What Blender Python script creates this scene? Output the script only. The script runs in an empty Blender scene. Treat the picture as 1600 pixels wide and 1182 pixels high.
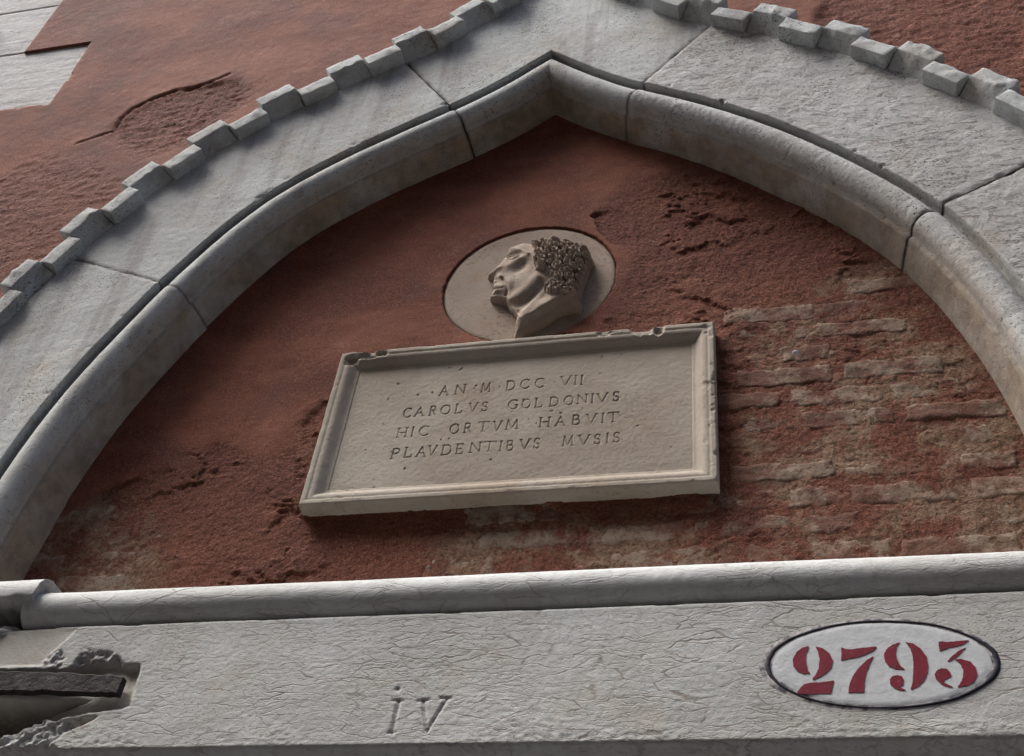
import bpy, bmesh, math, random
import numpy as np
from mathutils import Matrix

random.seed(7)
rng = np.random.default_rng(11)
SC = bpy.context.scene
COL = SC.collection

# ------------------------------------------------------------------ camera
F_PX, YAW, PITCH, ROLL = 1913.2, -0.3043299, 0.7846378, 0.1398826
CAM = np.array([0.706, -2.3, 1.6])


def cam_rot():
    cy, sy, cp, sp = math.cos(YAW), math.sin(YAW), math.cos(PITCH), math.sin(PITCH)
    fwd = np.array([sy * cp, cy * cp, sp])
    right = np.array([cy, -sy, 0.0])
    up = np.cross(right, fwd)
    c, s = math.cos(ROLL), math.sin(ROLL)
    return np.stack([c * right + s * up, -s * right + c * up, -fwd], 1)


ROT = cam_rot()
cd = bpy.data.cameras.new('camera')
co = bpy.data.objects.new('camera', cd)
COL.objects.link(co)
M4 = Matrix(ROT.tolist()).to_4x4()
M4.translation = CAM.tolist()
co.matrix_world = M4
cd.sensor_width = 36
cd.sensor_fit = 'HORIZONTAL'
cd.lens = F_PX / 1600 * 36
cd.clip_start = 0.05
cd.clip_end = 400
SC.camera = co

# ------------------------------------------------------------------ light
SUN_EL, SUN_AZ = math.radians(60), math.radians(-60)     # azimuth measured from the alley side (-y) towards +x
w = bpy.data.worlds.new('World')
SC.world = w
w.use_nodes = True
nt = w.node_tree
bg = nt.nodes['Background']
sky = nt.nodes.new('ShaderNodeTexSky')
sky.sky_type = 'NISHITA'
sky.sun_disc = False
sky.sun_elevation = SUN_EL
sky.sun_rotation = math.pi - SUN_AZ
sky.air_density = 1.0
sky.dust_density = 4.0
sky.ozone_density = 1.0
nt.links.new(sky.outputs[0], bg.inputs[0])
bg.inputs[1].default_value = 0.11
sd = bpy.data.lights.new('sun', 'SUN')
sd.energy = 1.5
sd.angle = math.radians(30)
sd.color = (1.0, 0.99, 0.975)
so = bpy.data.objects.new('sun', sd)
COL.objects.link(so)
so.location = (-4, -8, 14)
sdir = np.array([math.sin(SUN_AZ) * math.cos(SUN_EL), -math.cos(SUN_AZ) * math.cos(SUN_EL), math.sin(SUN_EL)])
from mathutils import Vector
so.rotation_euler = Vector(sdir.tolist()).to_track_quat('Z', 'Y').to_euler()
SC.view_settings.view_transform = 'Standard'
SC.view_settings.look = 'None'
SC.view_settings.exposure = 1.75
SC.view_settings.gamma = 1.0
SC.view_settings.use_curve_mapping = False


# ------------------------------------------------------------------ helpers
def at(P, y):
    """pixel of the photograph -> (x, z) on the vertical plane at depth y"""
    P = np.atleast_2d(np.asarray(P, float))
    c = np.stack([(P[:, 0] - 800) / F_PX, -(P[:, 1] - 591) / F_PX, -np.ones(len(P))], 1)
    q = c @ ROT.T
    t = (y - CAM[1]) / q[:, 1]
    return np.stack([CAM[0] + q[:, 0] * t, CAM[2] + q[:, 2] * t], 1)


def proj(x, y, z):
    P = np.stack([np.ravel(x) - CAM[0], np.ravel(y) - CAM[1], np.ravel(z) - CAM[2]], 1) @ ROT
    return 800 + F_PX * P[:, 0] / -P[:, 2], 591 - F_PX * P[:, 1] / -P[:, 2]


def hsh(ix, iy, seed):
    n = (ix.astype(np.int64) * 374761393 + iy.astype(np.int64) * 668265263 + seed * 974634777) & 0xffffffff
    n = ((n ^ (n >> 13)) * 1274126177) & 0xffffffff
    n = ((n ^ (n >> 16)) * 2246822519) & 0xffffffff
    return (n ^ (n >> 15)) & 0xffff


def perlin(x, y, seed=0):
    x = np.asarray(x, float); y = np.asarray(y, float)
    ix = np.floor(x); iy = np.floor(y)
    fx = x - ix; fy = y - iy
    u = fx * fx * fx * (fx * (fx * 6 - 15) + 10); v = fy * fy * fy * (fy * (fy * 6 - 15) + 10)

    def g(dx, dy):
        a = hsh(ix + dx, iy + dy, seed) * (2 * math.pi / 65536)
        return np.cos(a) * (fx - dx) + np.sin(a) * (fy - dy)
    a = g(0, 0) * (1 - u) + g(1, 0) * u
    b = g(0, 1) * (1 - u) + g(1, 1) * u
    return (a * (1 - v) + b * v) * 1.5


def fbm(x, y, oct=4, seed=0, gain=0.5):
    r = 0; a = 1; t = 0
    for k in range(oct):
        r = r + a * perlin(x * 2 ** k, y * 2 ** k, seed + k * 17); t += a; a *= gain
    return r / t


def ridged(x, y, oct=4, seed=0):
    r = 0; a = 1; t = 0
    for k in range(oct):
        r = r + a * (1 - 2 * np.abs(perlin(x * 2 ** k, y * 2 ** k, seed + k * 31))); t += a; a *= 0.55
    return r / t


def sst(v, a, b):
    t = np.clip((v - a) / (b - a), 0, 1)
    return t * t * (3 - 2 * t)


def sdf(x, z, poly):
    """signed distance to a polygon, positive inside"""
    poly = np.asarray(poly, float)
    d = np.full(np.shape(x), 1e9); ins = np.zeros(np.shape(x), bool)
    n = len(poly)
    for i in range(n):
        a = poly[i]; b = poly[(i + 1) % n]
        e = b - a; L = e @ e + 1e-12
        t = np.clip(((x - a[0]) * e[0] + (z - a[1]) * e[1]) / L, 0, 1)
        d = np.minimum(d, np.hypot(x - a[0] - t * e[0], z - a[1] - t * e[1]))
        if a[1] != b[1]:
            c = ((a[1] > z) != (b[1] > z)) & (x < (b[0] - a[0]) * (z - a[1]) / (b[1] - a[1]) + a[0])
            ins ^= c
    return np.where(ins, d, -d)


def dline(x, z, pts):
    pts = np.asarray(pts, float)
    d = np.full(np.shape(x), 1e9)
    if len(pts) == 1:
        return np.hypot(x - pts[0, 0], z - pts[0, 1])
    for a, b in zip(pts[:-1], pts[1:]):
        e = b - a; L = e @ e + 1e-12
        t = np.clip(((x - a[0]) * e[0] + (z - a[1]) * e[1]) / L, 0, 1)
        d = np.minimum(d, np.hypot(x - a[0] - t * e[0], z - a[1] - t * e[1]))
    return d


def mesh_of(name, V, F, smooth=True, attrs=None):
    V = np.asarray(V, np.float32); F = np.asarray(F, np.int32)
    me = bpy.data.meshes.new(name)
    k = F.shape[1]
    me.vertices.add(len(V)); me.vertices.foreach_set('co', V.ravel())
    me.loops.add(F.size); me.loops.foreach_set('vertex_index', F.ravel())
    me.polygons.add(len(F))
    me.polygons.foreach_set('loop_start', np.arange(0, F.size, k, dtype=np.int32))
    me.polygons.foreach_set('use_smooth', np.full(len(F), smooth, bool))
    if attrs:
        for n, a in attrs.items():
            at_ = me.attributes.new(n, 'FLOAT', 'POINT')
            at_.data.foreach_set('value', np.asarray(a, np.float32).ravel())
    me.update(calc_edges=True)
    return me


def part(name, me, mat, parent=None, base=(0, 0, 0)):
    """link a mesh (given in world coordinates) as one object whose origin is base"""
    o = bpy.data.objects.new(name, me)
    COL.objects.link(o)
    me.transform(Matrix.Translation((-base[0], -base[1], -base[2])))
    if mat is not None and not me.materials:
        me.materials.append(mat)
    if parent is not None:
        o.parent = parent
        pb = parent['_b']
        o.location = (base[0] - pb[0], base[1] - pb[1], base[2] - pb[2])
    else:
        o.location = base
    o['_b'] = base
    return o


def thing(name, base, label, cat, group=None, kind=None):
    o = bpy.data.objects.new(name, None)
    COL.objects.link(o)
    o.location = base
    o['_b'] = base
    o.empty_display_size = 0.1
    o['label'] = label
    o['category'] = cat
    if group: o['group'] = group
    o['kind'] = kind or 'thing'
    return o


def quads(ni, nj, keep=None, flip=False):
    I, J = np.meshgrid(np.arange(ni - 1), np.arange(nj - 1), indexing='ij')
    a = (I * nj + J).ravel(); b = a + nj; c = b + 1; d = a + 1
    F = np.stack([a, b, c, d] if not flip else [a, d, c, b], 1)
    if keep is not None:
        k = keep.ravel()
        F = F[k[F].all(1)]
    return F


def compact(V, F, attrs=None):
    u, inv = np.unique(F, return_inverse=True)
    F = inv.reshape(F.shape)
    return V[u], F, ({n: np.ravel(a)[u] for n, a in attrs.items()} if attrs else None)


def skirt(V, F, y):
    """close the open rim of a height field back to depth y"""
    e = np.concatenate([F[:, [k, (k + 1) % 4]] for k in range(4)])
    key = e[:, 0].astype(np.int64) * len(V) + e[:, 1]
    rev = e[:, 1].astype(np.int64) * len(V) + e[:, 0]
    bd = e[~np.isin(key, rev)]
    u, inv = np.unique(bd, return_inverse=True)
    inv = inv.reshape(bd.shape)
    nv = V[u].copy(); nv[:, 1] = y
    n0 = len(V)
    f2 = np.stack([bd[:, 1], bd[:, 0], inv[:, 0] + n0, inv[:, 1] + n0], 1)
    return np.concatenate([V, nv]), np.concatenate([F, f2]), u


def field(x0, x1, z0, z1, step):
    nx = max(2, int(round((x1 - x0) / step)) + 1); nz = max(2, int(round((z1 - z0) / step)) + 1)
    return np.meshgrid(np.linspace(x0, x1, nx), np.linspace(z0, z1, nz), indexing='ij')


# ------------------------------------------------------------------ materials
class NT:
    def __init__(s, name):
        s.m = bpy.data.materials.new(name); s.m.use_nodes = True
        s.t = s.m.node_tree; s.bsdf = s.t.nodes['Principled BSDF']
        s.bsdf.inputs['Roughness'].default_value = 0.9
        s.bsdf.inputs['Specular IOR Level'].default_value = 0.2
        s.pos = s.n('ShaderNodeNewGeometry').outputs['Position']

    def n(s, typ, **kw):
        nd = s.t.nodes.new(typ)
        for k, v in kw.items(): setattr(nd, k, v)
        return nd

    def put(s, sock, v):
        if hasattr(v, 'is_linked') or isinstance(v, bpy.types.NodeSocket): s.t.links.new(v, sock)
        else: sock.default_value = v

    def math(s, op, a, b=0.0, clamp=False):
        nd = s.n('ShaderNodeMath', operation=op, use_clamp=clamp)
        s.put(nd.inputs[0], a); s.put(nd.inputs[1], b)
        return nd.outputs[0]

    def scale(s, v, k):
        nd = s.n('ShaderNodeVectorMath', operation='MULTIPLY')
        s.put(nd.inputs[0], v); nd.inputs[1].default_value = k
        return nd.outputs[0]

    def vadd(s, a, b):
        nd = s.n('ShaderNodeVectorMath', operation='ADD')
        s.put(nd.inputs[0], a); s.put(nd.inputs[1], b)
        return nd.outputs[0]

    def noise(s, scale, detail=4, rough=0.55, vec=None, dist=0.0, color=False):
        nd = s.n('ShaderNodeTexNoise')
        s.put(nd.inputs['Vector'], vec if vec is not None else s.pos)
        nd.inputs['Scale'].default_value = scale; nd.inputs['Detail'].default_value = detail
        nd.inputs['Roughness'].default_value = rough; nd.inputs['Distortion'].default_value = dist
        return nd.outputs['Color' if color else 'Fac']

    def vor(s, scale, vec=None, feature='F1', out='Distance', rand=1.0):
        nd = s.n('ShaderNodeTexVoronoi', feature=feature)
        s.put(nd.inputs['Vector'], vec if vec is not None else s.pos)
        nd.inputs['Scale'].default_value = scale; nd.inputs['Randomness'].default_value = rand
        return nd.outputs[out]

    def ss(s, v, a, b, lo=0.0, hi=1.0):
        nd = s.n('ShaderNodeMapRange', interpolation_type='SMOOTHSTEP')
        s.put(nd.inputs['Value'], v)
        nd.inputs['From Min'].default_value = a; nd.inputs['From Max'].default_value = b
        nd.inputs['To Min'].default_value = lo; nd.inputs['To Max'].default_value = hi
        return nd.outputs['Result']

    def mix(s, fac, a, b, mode='MIX'):
        nd = s.n('ShaderNodeMix', data_type='RGBA', blend_type=mode)
        s.put(nd.inputs[0], fac)
        for i, v in ((6, a), (7, b)):
            if isinstance(v, tuple): v = (*v, 1.0)
            s.put(nd.inputs[i], v)
        return nd.outputs[2]

    def attr(s, name):
        return s.n('ShaderNodeAttribute', attribute_name=name).outputs['Fac']

    def rand(s):
        return s.n('ShaderNodeObjectInfo').outputs['Random']

    def bump(s, h, strength, dist, prev=None):
        nd = s.n('ShaderNodeBump')
        nd.inputs['Strength'].default_value = strength; nd.inputs['Distance'].default_value = dist
        s.put(nd.inputs['Height'], h)
        if prev is not None: s.t.links.new(prev, nd.inputs['Normal'])
        return nd.outputs[0]

    def done(s, col, nrm=None, rough=None):
        s.put(s.bsdf.inputs['Base Color'], col)
        if nrm is not None: s.t.links.new(nrm, s.bsdf.inputs['Normal'])
        if rough is not None: s.put(s.bsdf.inputs['Roughness'], rough)
        return s.m


def stone_mat(name, c1=(0.49, 0.515, 0.505), c2=(0.405, 0.415, 0.40), spots=0.5, warm=(0.40, 0.325, 0.25), warmth=0.35,
              crack=0.0, rough=0.5, streak=0.0, flake=0.0):
    s = NT(name)
    n1 = s.noise(2.3, 6, 0.6)
    col = s.mix(s.ss(n1, 0.35, 0.65), c1, c2)
    n2 = s.noise(5.0, 7, 0.65, vec=s.vadd(s.pos, (3.1, 7.7, 1.3)))
    col = s.mix(s.math('MULTIPLY', s.ss(n2, 0.5, 0.72), warmth), col, warm)
    n3 = s.noise(38, 5, 0.7)
    col = s.mix(s.ss(n3, 0.35, 0.75, 0.0, 0.28), col, (0.27, 0.255, 0.23))
    # lichen specks and pits
    region = s.ss(s.noise(4.2, 4, 0.6, vec=s.vadd(s.pos, (9.2, 0.4, 5.5))), 0.46, 0.66)
    sp = s.noise(120, 3, 0.6, vec=s.scale(s.pos, (1.0, 1.0, 1.35)))
    pit = s.math('MULTIPLY', s.ss(sp, 0.575, 0.645), s.math('MULTIPLY_ADD', region, 0.8))
    s.t.nodes[-1].inputs[2].default_value = 0.22
    pit = s.math('MULTIPLY', pit, spots, True)
    col = s.mix(pit, col, (0.085, 0.075, 0.065))
    if streak:
        st = s.noise(1.0, 4, 0.55, vec=s.scale(s.pos, (14, 14, 1.2)))
        col = s.mix(s.ss(st, 0.50, 0.66, 0.0, streak), col, (0.2, 0.18, 0.17))
    nrm = s.bump(n3, rough, 0.004)
    nrm = s.bump(s.noise(260, 3, 0.6), rough, 0.0012, nrm)
    nrm = s.bump(s.math('SUBTRACT', 0.0, pit), 0.7, 0.003, nrm)
    if flake:
        fn = s.noise(1.0, 6, 0.68, vec=s.scale(s.pos, (16, 24, 46)), dist=0.5)
        fk = s.ss(fn, 0.545, 0.60)
        fk = s.math('MULTIPLY', fk, s.attr('face'))
        fe = s.math('MULTIPLY', fk, s.ss(s.noise(7, 4, 0.6, vec=s.vadd(s.pos, (6, 6, 1))), 0.36, 0.58))
        nrm = s.bump(s.math('SUBTRACT', 0.0, fe), 0.9, 0.0040, nrm)
        ring = s.math('MULTIPLY', s.math('MULTIPLY', s.ss(fn, 0.535, 0.56), s.ss(fn, 0.56, 0.60, 1.0, 0.0)), s.math('MULTIPLY', s.attr('face'), s.ss(s.noise(6, 5, 0.65, vec=s.vadd(s.pos, (1, 6, 1))), 0.42, 0.6)))
        col = s.mix(s.math('MULTIPLY', ring, flake), col, (0.15, 0.125, 0.11))
        col = s.mix(s.math('MULTIPLY', fe, 0.35), col, (0.36, 0.30, 0.27))
    if crack:
        wob = s.scale(s.noise(7, 3, 0.6, color=True), (0.09, 0.0, 0.050))
        fine = s.scale(s.noise(40, 4, 0.7, color=True), (0.018, 0.0, 0.012))
        pw = s.vadd(s.vadd(s.pos, wob), fine)
        d1 = s.vor(1.0, s.scale(pw, (6.5, 4.0, 36.0)), 'DISTANCE_TO_EDGE')
        d2 = s.vor(1.0, s.scale(s.vadd(pw, (4.0, 2.0, 7.0)), (15.0, 8.0, 92.0)), 'DISTANCE_TO_EDGE')
        present = s.ss(s.noise(4, 4, 0.6, vec=s.vadd(s.pos, (1.7, 4.4, 2.2))), 0.34, 0.62)
        k1 = s.math('MULTIPLY', s.ss(d1, 0.0, 0.042, 1.0, 0.0), s.ss(s.noise(9, 3, 0.6), 0.36, 0.62, 0.15, 0.9))
        k2 = s.math('MULTIPLY', s.ss(d2, 0.0, 0.085, 1.0, 0.0), s.math('MULTIPLY', present, s.ss(s.noise(15, 3, 0.6), 0.36, 0.60, 0.05, 0.9)))
        k = s.math('MULTIPLY', s.math('MAXIMUM', k1, s.math('MULTIPLY', k2, 0.8)), s.math('SUBTRACT', 1.0, s.attr('mortar')))
        col = s.mix(s.math('MULTIPLY', k, crack), col, (0.17, 0.125, 0.095))
        nrm = s.bump(s.math('SUBTRACT', 0.0, k), 0.5, 0.0018, nrm)
    col = s.mix(s.math('MULTIPLY', s.attr('mortar'), 0.8), col, s.mix(s.ss(s.noise(13, 5, 0.65), 0.35, 0.7), (0.47, 0.44, 0.39), (0.34, 0.30, 0.24)))
    so_ = s.attr('soil_shade')  # brown soffit tint: staining mixed with painted shade
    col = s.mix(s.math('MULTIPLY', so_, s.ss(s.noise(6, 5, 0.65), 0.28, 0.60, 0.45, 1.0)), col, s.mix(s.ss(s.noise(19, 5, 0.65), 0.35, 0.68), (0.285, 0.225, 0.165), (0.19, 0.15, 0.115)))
    g = s.attr('grime_shade')  # real grime; in the lintel cavity and hair also painted shade
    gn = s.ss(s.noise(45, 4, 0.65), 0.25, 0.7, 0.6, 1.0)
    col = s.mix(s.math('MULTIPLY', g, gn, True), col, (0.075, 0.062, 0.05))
    return s.done(col, nrm)


def plaster_mat(name, tone=(1.0, 1.0, 1.0)):
    s = NT(name)
    # old, granular red wash
    n1 = s.noise(3.0, 6, 0.62)
    rough_c = s.mix(s.ss(n1, 0.35, 0.68), (0.165, 0.056, 0.036), (0.25, 0.098, 0.064))
    n4 = s.noise(42, 5, 0.7)
    rough_c = s.mix(s.ss(n4, 0.38, 0.72, 0.0, 0.55), rough_c, (0.145, 0.052, 0.034))
    pale = s.ss(s.noise(11, 6, 0.7, vec=s.vadd(s.pos, (4.0, 1.0, 9.0))), 0.56, 0.70, 0.0, 0.5)
    rough_c = s.mix(pale, rough_c, (0.33, 0.20, 0.145))
    # smooth limewash skin
    w1 = s.noise(2.2, 7, 0.66, vec=s.scale(s.pos, (1.0, 1.0, 1.7)), dist=0.5)
    sm = s.mix(s.ss(w1, 0.36, 0.66), (0.19, 0.062, 0.036), (0.32, 0.135, 0.090))
    sm = s.mix(s.ss(s.noise(26, 5, 0.65), 0.42, 0.75, 0.0, 0.35), sm, (0.20, 0.066, 0.042))
    drk = s.ss(s.noise(3.0, 7, 0.68, vec=s.vadd(s.pos, (2.0, 8.0, 3.0)), dist=0.6), 0.44, 0.66, 0.0, 0.75)
    sm = s.mix(drk, sm, (0.135, 0.060, 0.050))
    sm = s.mix(s.ss(s.noise(7.5, 6, 0.7, vec=s.vadd(s.pos, (5.0, 2.0, 1.0))), 0.52, 0.70, 0.0, 0.5), sm, (0.34, 0.17, 0.125))
    a = s.attr('smooth')
    col = s.mix(a, rough_c, sm)
    # bare mortar
    m1 = s.mix(s.ss(s.noise(17, 5, 0.65), 0.35, 0.66), (0.25, 0.18, 0.135), (0.36, 0.29, 0.225))
    m1 = s.mix(s.ss(s.noise(60, 4, 0.7), 0.45, 0.75, 0, 0.6), m1, (0.17, 0.105, 0.075))
    b = s.math('MULTIPLY', s.attr('bare'), s.ss(s.noise(7.5, 7, 0.72, vec=s.vadd(s.pos, (7, 3, 5))), 0.45, 0.57))
    col = s.mix(b, col, m1)
    col = s.mix(s.math('MULTIPLY', s.attr('grime_shade'), 0.8), col, (0.06, 0.035, 0.028))
    col = s.mix(1.0, col, tone, 'MULTIPLY')
    gr = s.noise(210, 3, 0.75)
    col = s.mix(s.ss(gr, 0.45, 0.72, 0.0, 0.38), col, (0.40, 0.20, 0.15))
    col = s.mix(s.ss(gr, 0.30, 0.46, 0.45, 0.0), col, (0.12, 0.045, 0.03))
    nrm = s.bump(gr, 0.55, 0.004)
    amt = s.math('MULTIPLY', n4, s.math('SUBTRACT', 1.2, a))
    nrm = s.bump(amt, 0.9, 0.010, nrm)
    pit = s.math('MULTIPLY', s.ss(s.noise(95, 4, 0.7, vec=s.vadd(s.pos, (3, 3, 3))), 0.54, 0.68), s.math('SUBTRACT', 1.1, a))
    col = s.mix(s.math('MULTIPLY', pit, 0.6), col, (0.085, 0.035, 0.026))
    nrm = s.bump(s.math('SUBTRACT', 0.0, pit), 0.8, 0.005, nrm)
    return s.done(col, nrm)


def brick_mat():
    s = NT('worn_brick')
    r = s.rand()
    c = s.mix(r, (0.25, 0.175, 0.13), (0.225, 0.175, 0.135))
    c = s.mix(s.ss(s.noise(17, 5, 0.65), 0.35, 0.66, 0, 0.8), c, (0.31, 0.25, 0.195))
    red = s.ss(s.noise(7.5, 7, 0.72, vec=s.vadd(s.pos, (7, 3, 5))), 0.45, 0.57, 1.0, 0.0)
    c = s.mix(s.math('MULTIPLY', red, 0.85), c, s.mix(s.ss(s.noise(42, 5, 0.7), 0.38, 0.72), (0.15, 0.060, 0.041), (0.105, 0.043, 0.031)))
    c = s.mix(s.ss(s.noise(70, 4, 0.7), 0.48, 0.75, 0, 0.7), c, (0.10, 0.06, 0.045))
    c = s.mix(s.ss(s.noise(180, 3, 0.75), 0.48, 0.75, 0.0, 0.25), c, (0.36, 0.27, 0.21))
    c = s.mix(1.0, c, (0.86, 0.84, 0.82), 'MULTIPLY')
    c = s.mix(s.ss(s.noise(28, 6, 0.75, vec=s.vadd(s.pos, (2, 9, 4))), 0.53, 0.62, 0.0, 0.75), c, (0.12, 0.046, 0.031))
    nrm = s.bump(s.noise(48, 5, 0.72), 0.8, 0.007)
    nrm = s.bump(s.noise(170, 4, 0.7), 0.6, 0.003, nrm)
    return s.done(c, nrm)


def plain_mat(name, c1, c2, scale=30, bump=0.4, bd=0.003, rough=0.85, lo=0.35, hi=0.68, fleck=None):
    s = NT(name)
    n = s.noise(scale, 5, 0.65)
    c = s.mix(s.ss(n, lo, hi), c1, c2)
    if fleck: c = s.mix(s.ss(s.noise(scale * 3.1, 4, 0.7), 0.58, 0.66, 0, fleck[3]), c, fleck[:3])
    return s.done(c, s.bump(n, bump, bd), rough)


ISTRIAN = stone_mat('pale_stone', spots=0.7, warmth=0.50, streak=0.40)
ISTRIAN_R = stone_mat('flaking_stone', c1=(0.475, 0.485, 0.475), c2=(0.39, 0.385, 0.37), spots=0.8, warmth=0.40, rough=0.9, flake=0.75)
CRACKED = stone_mat('veined_stone', c1=(0.465, 0.475, 0.46), c2=(0.39, 0.395, 0.375), spots=0.30, warmth=0.36, crack=0.66, rough=0.45, streak=0.1)
SILL = stone_mat('sill_stone', c1=(0.52, 0.535, 0.525), c2=(0.43, 0.43, 0.41), spots=0.18, warmth=0.3, crack=0.45, rough=0.35)
PLAQUE = stone_mat('plaque_stone', c1=(0.365, 0.325, 0.27), c2=(0.285, 0.24, 0.19), spots=0.3, warm=(0.255, 0.19, 0.135), warmth=0.75, rough=0.15)
RELIEF = stone_mat('carved_stone', c1=(0.335, 0.270, 0.215), c2=(0.275, 0.215, 0.165), spots=0.5, warm=(0.255, 0.155, 0.11), warmth=0.8, rough=0.2)
PLASTER = plaster_mat('red_plaster', (0.74, 0.67, 0.62))
OLD_PLASTER = plaster_mat('old_red_plaster', (0.60, 0.50, 0.42))
BRICK = brick_mat()
IRON = plain_mat('rusted_iron', (0.013, 0.011, 0.012), (0.036, 0.030, 0.029), 55, 0.9, 0.006, 0.8, fleck=(0.14, 0.06, 0.035, 0.5))
WHITE = plain_mat('white_limewash', (0.50, 0.515, 0.525), (0.44, 0.455, 0.465), 60, 0.5, 0.0025, 0.75, fleck=(0.58, 0.59, 0.60, 0.6))
OLDWHITE = plain_mat('old_limewash', (0.45, 0.43, 0.42), (0.10, 0.095, 0.105), 34, 0.6, 0.004, 0.85, lo=0.42, hi=0.62)
BLACK = plain_mat('black_paint', (0.012, 0.011, 0.020), (0.028, 0.027, 0.038), 60, 0.5, 0.003, 0.6)
CRIMSON = plain_mat('crimson_paint', (0.170, 0.010, 0.024), (0.125, 0.008, 0.018), 40, 0.4, 0.002, 0.6, fleck=(0.26, 0.08, 0.09, 0.4))
PAVE = plain_mat('grey_paving', (0.10, 0.098, 0.095), (0.16, 0.155, 0.15), 3, 0.4, 0.01)

YF = -0.167          # front of the arch and lintel
YW = -0.150          # outer plaster face

# ------------------------------------------------------------------ ground
X, Z = field(-60, 60, -60, 60, 6)
g = part('alley_paving', mesh_of('alley_paving', np.stack([X.ravel(), Z.ravel(), np.zeros(X.size)], 1), quads(*X.shape)), PAVE)
g['kind'] = 'structure'; g['label'] = 'grey stone paving of the alley below the wall'

bm = bmesh.new()
hx = [(-26, 26, -7.6, -6.4, 0, 12.0), (-26, 26, -7.8, -6.15, 12.0, 12.25)]
for x0_, x1_, y0_, y1_, z0_, z1_ in hx:
    v = [bm.verts.new(c) for c in ((x0_, y0_, z0_), (x1_, y0_, z0_), (x1_, y1_, z0_), (x0_, y1_, z0_), (x0_, y0_, z1_), (x1_, y0_, z1_), (x1_, y1_, z1_), (x0_, y1_, z1_))]
    for f in ((0, 3, 2, 1), (4, 5, 6, 7), (0, 1, 5, 4), (1, 2, 6, 5), (2, 3, 7, 6), (3, 0, 4, 7)): bm.faces.new([v[i] for i in f])
me = bpy.data.meshes.new('sky_block_houses'); bm.to_mesh(me); bm.free()
oh = part('sky_block_houses', me, plain_mat('sky_block_stucco', (0.13, 0.10, 0.08), (0.17, 0.135, 0.11), 1.5))  # added out of view to block low sky; dark walls cut the fill
oh['kind'] = 'structure'; oh['label'] = 'unseen plain stucco house fronts added across the alley to block low sky'

# ------------------------------------------------------------------ arch paths
LP = np.array([(-1.43, 3.12), (-1.415, 3.35), (-1.394, 3.56), (-1.378, 3.69), (-1.349, 3.84), (-1.308, 3.983), (-1.257, 4.125), (-1.203, 4.255), (-1.156, 4.375),
               (-1.118, 4.45), (-1.068, 4.545), (-1.015, 4.645), (-0.916, 4.787), (-0.791, 4.908), (-0.663, 5.006), (-0.509, 5.108), (-0.346, 5.206),
               (-0.189, 5.31), (-0.084, 5.408), (0.01, 5.5)])
RP = np.array([(0.01, 5.5), (0.11, 5.397), (0.229, 5.285), (0.341, 5.196), (0.481, 5.108), (0.598, 5.021), (0.727, 4.916), (0.85, 4.797),
               (0.963, 4.672), (1.068, 4.542), (1.132, 4.45), (1.178, 4.376), (1.229, 4.27), (1.278, 4.143), (1.318, 4.015), (1.36, 3.85),
               (1.388, 3.69), (1.405, 3.56), (1.428, 3.35), (1.445, 3.12)])
AX = 0.01


def resample(P, step):
    d = np.r_[0, np.cumsum(np.hypot(*np.diff(P, axis=0).T))]
    n = max(2, int(round(d[-1] / step)) + 1)
    t = np.linspace(0, d[-1], n)
    return np.stack([np.interp(t, d, P[:, 0]), np.interp(t, d, P[:, 1])], 1)


def smooth_path(P, step=0.008, sig=0.07):
    P = resample(P, step)
    k = int(3 * sig / step); wgt = np.exp(-0.5 * (np.arange(-k, k + 1) * step / sig) ** 2); wgt /= wgt.sum()
    a = 2 * P[0] - P[k:0:-1]; b = 2 * P[-1] - P[-2:-k - 2:-1]
    Q = np.concatenate([a, P, b])
    return np.stack([np.convolve(Q[:, i], wgt, 'valid') for i in (0, 1)], 1)


STEP = 0.0055
LS = resample(smooth_path(LP), STEP)
RS = resample(smooth_path(RP), STEP)


def normals(P):
    T = np.gradient(P, axis=0); T /= np.hypot(*T.T)[:, None]
    return np.stack([T[:, 1], -T[:, 0]], 1)


LN, RN = normals(LS), normals(RS)


def near(P, pt):
    return int(np.argmin(np.hypot(*(P - pt).T)))


j1 = near(LS, at((243.6, 440.7), YF)[0]); j2 = near(LS, at((705, 166.5), YF)[0])
j3 = near(RS, at((1003.6, 130), YF)[0]); j4 = near(RS, at((1477, 317), YF)[0])

prof = [(-0.395 + k * 0.0055, YF) for k in range(72)]
prof += [(-0.001, YF + 0.0005), (0.0, YF + 0.004), (0.0, -0.150), (0.0, -0.138), (0.001, -0.131), (0.005, -0.128), (0.010, -0.127)]
for k in range(0, 25):
    th = math.radians(186 - k * 11.2)
    prof.append((0.0555 + 0.0435 * math.cos(th), -0.121 - 0.0435 * math.sin(th)))
prof = prof[:97]
prof += [(0.0988, -0.111), (0.0998, -0.1055), (0.1030, -0.1035), (0.1085, -0.1025), (0.1112, -0.100), (0.1125, -0.094), (0.1155, -0.078), (0.119, -0.06), (0.122, -0.04), (0.125, -0.02), (0.1275, 0.0), (0.1285, 0.03)]
PROF = np.array(prof)


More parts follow.
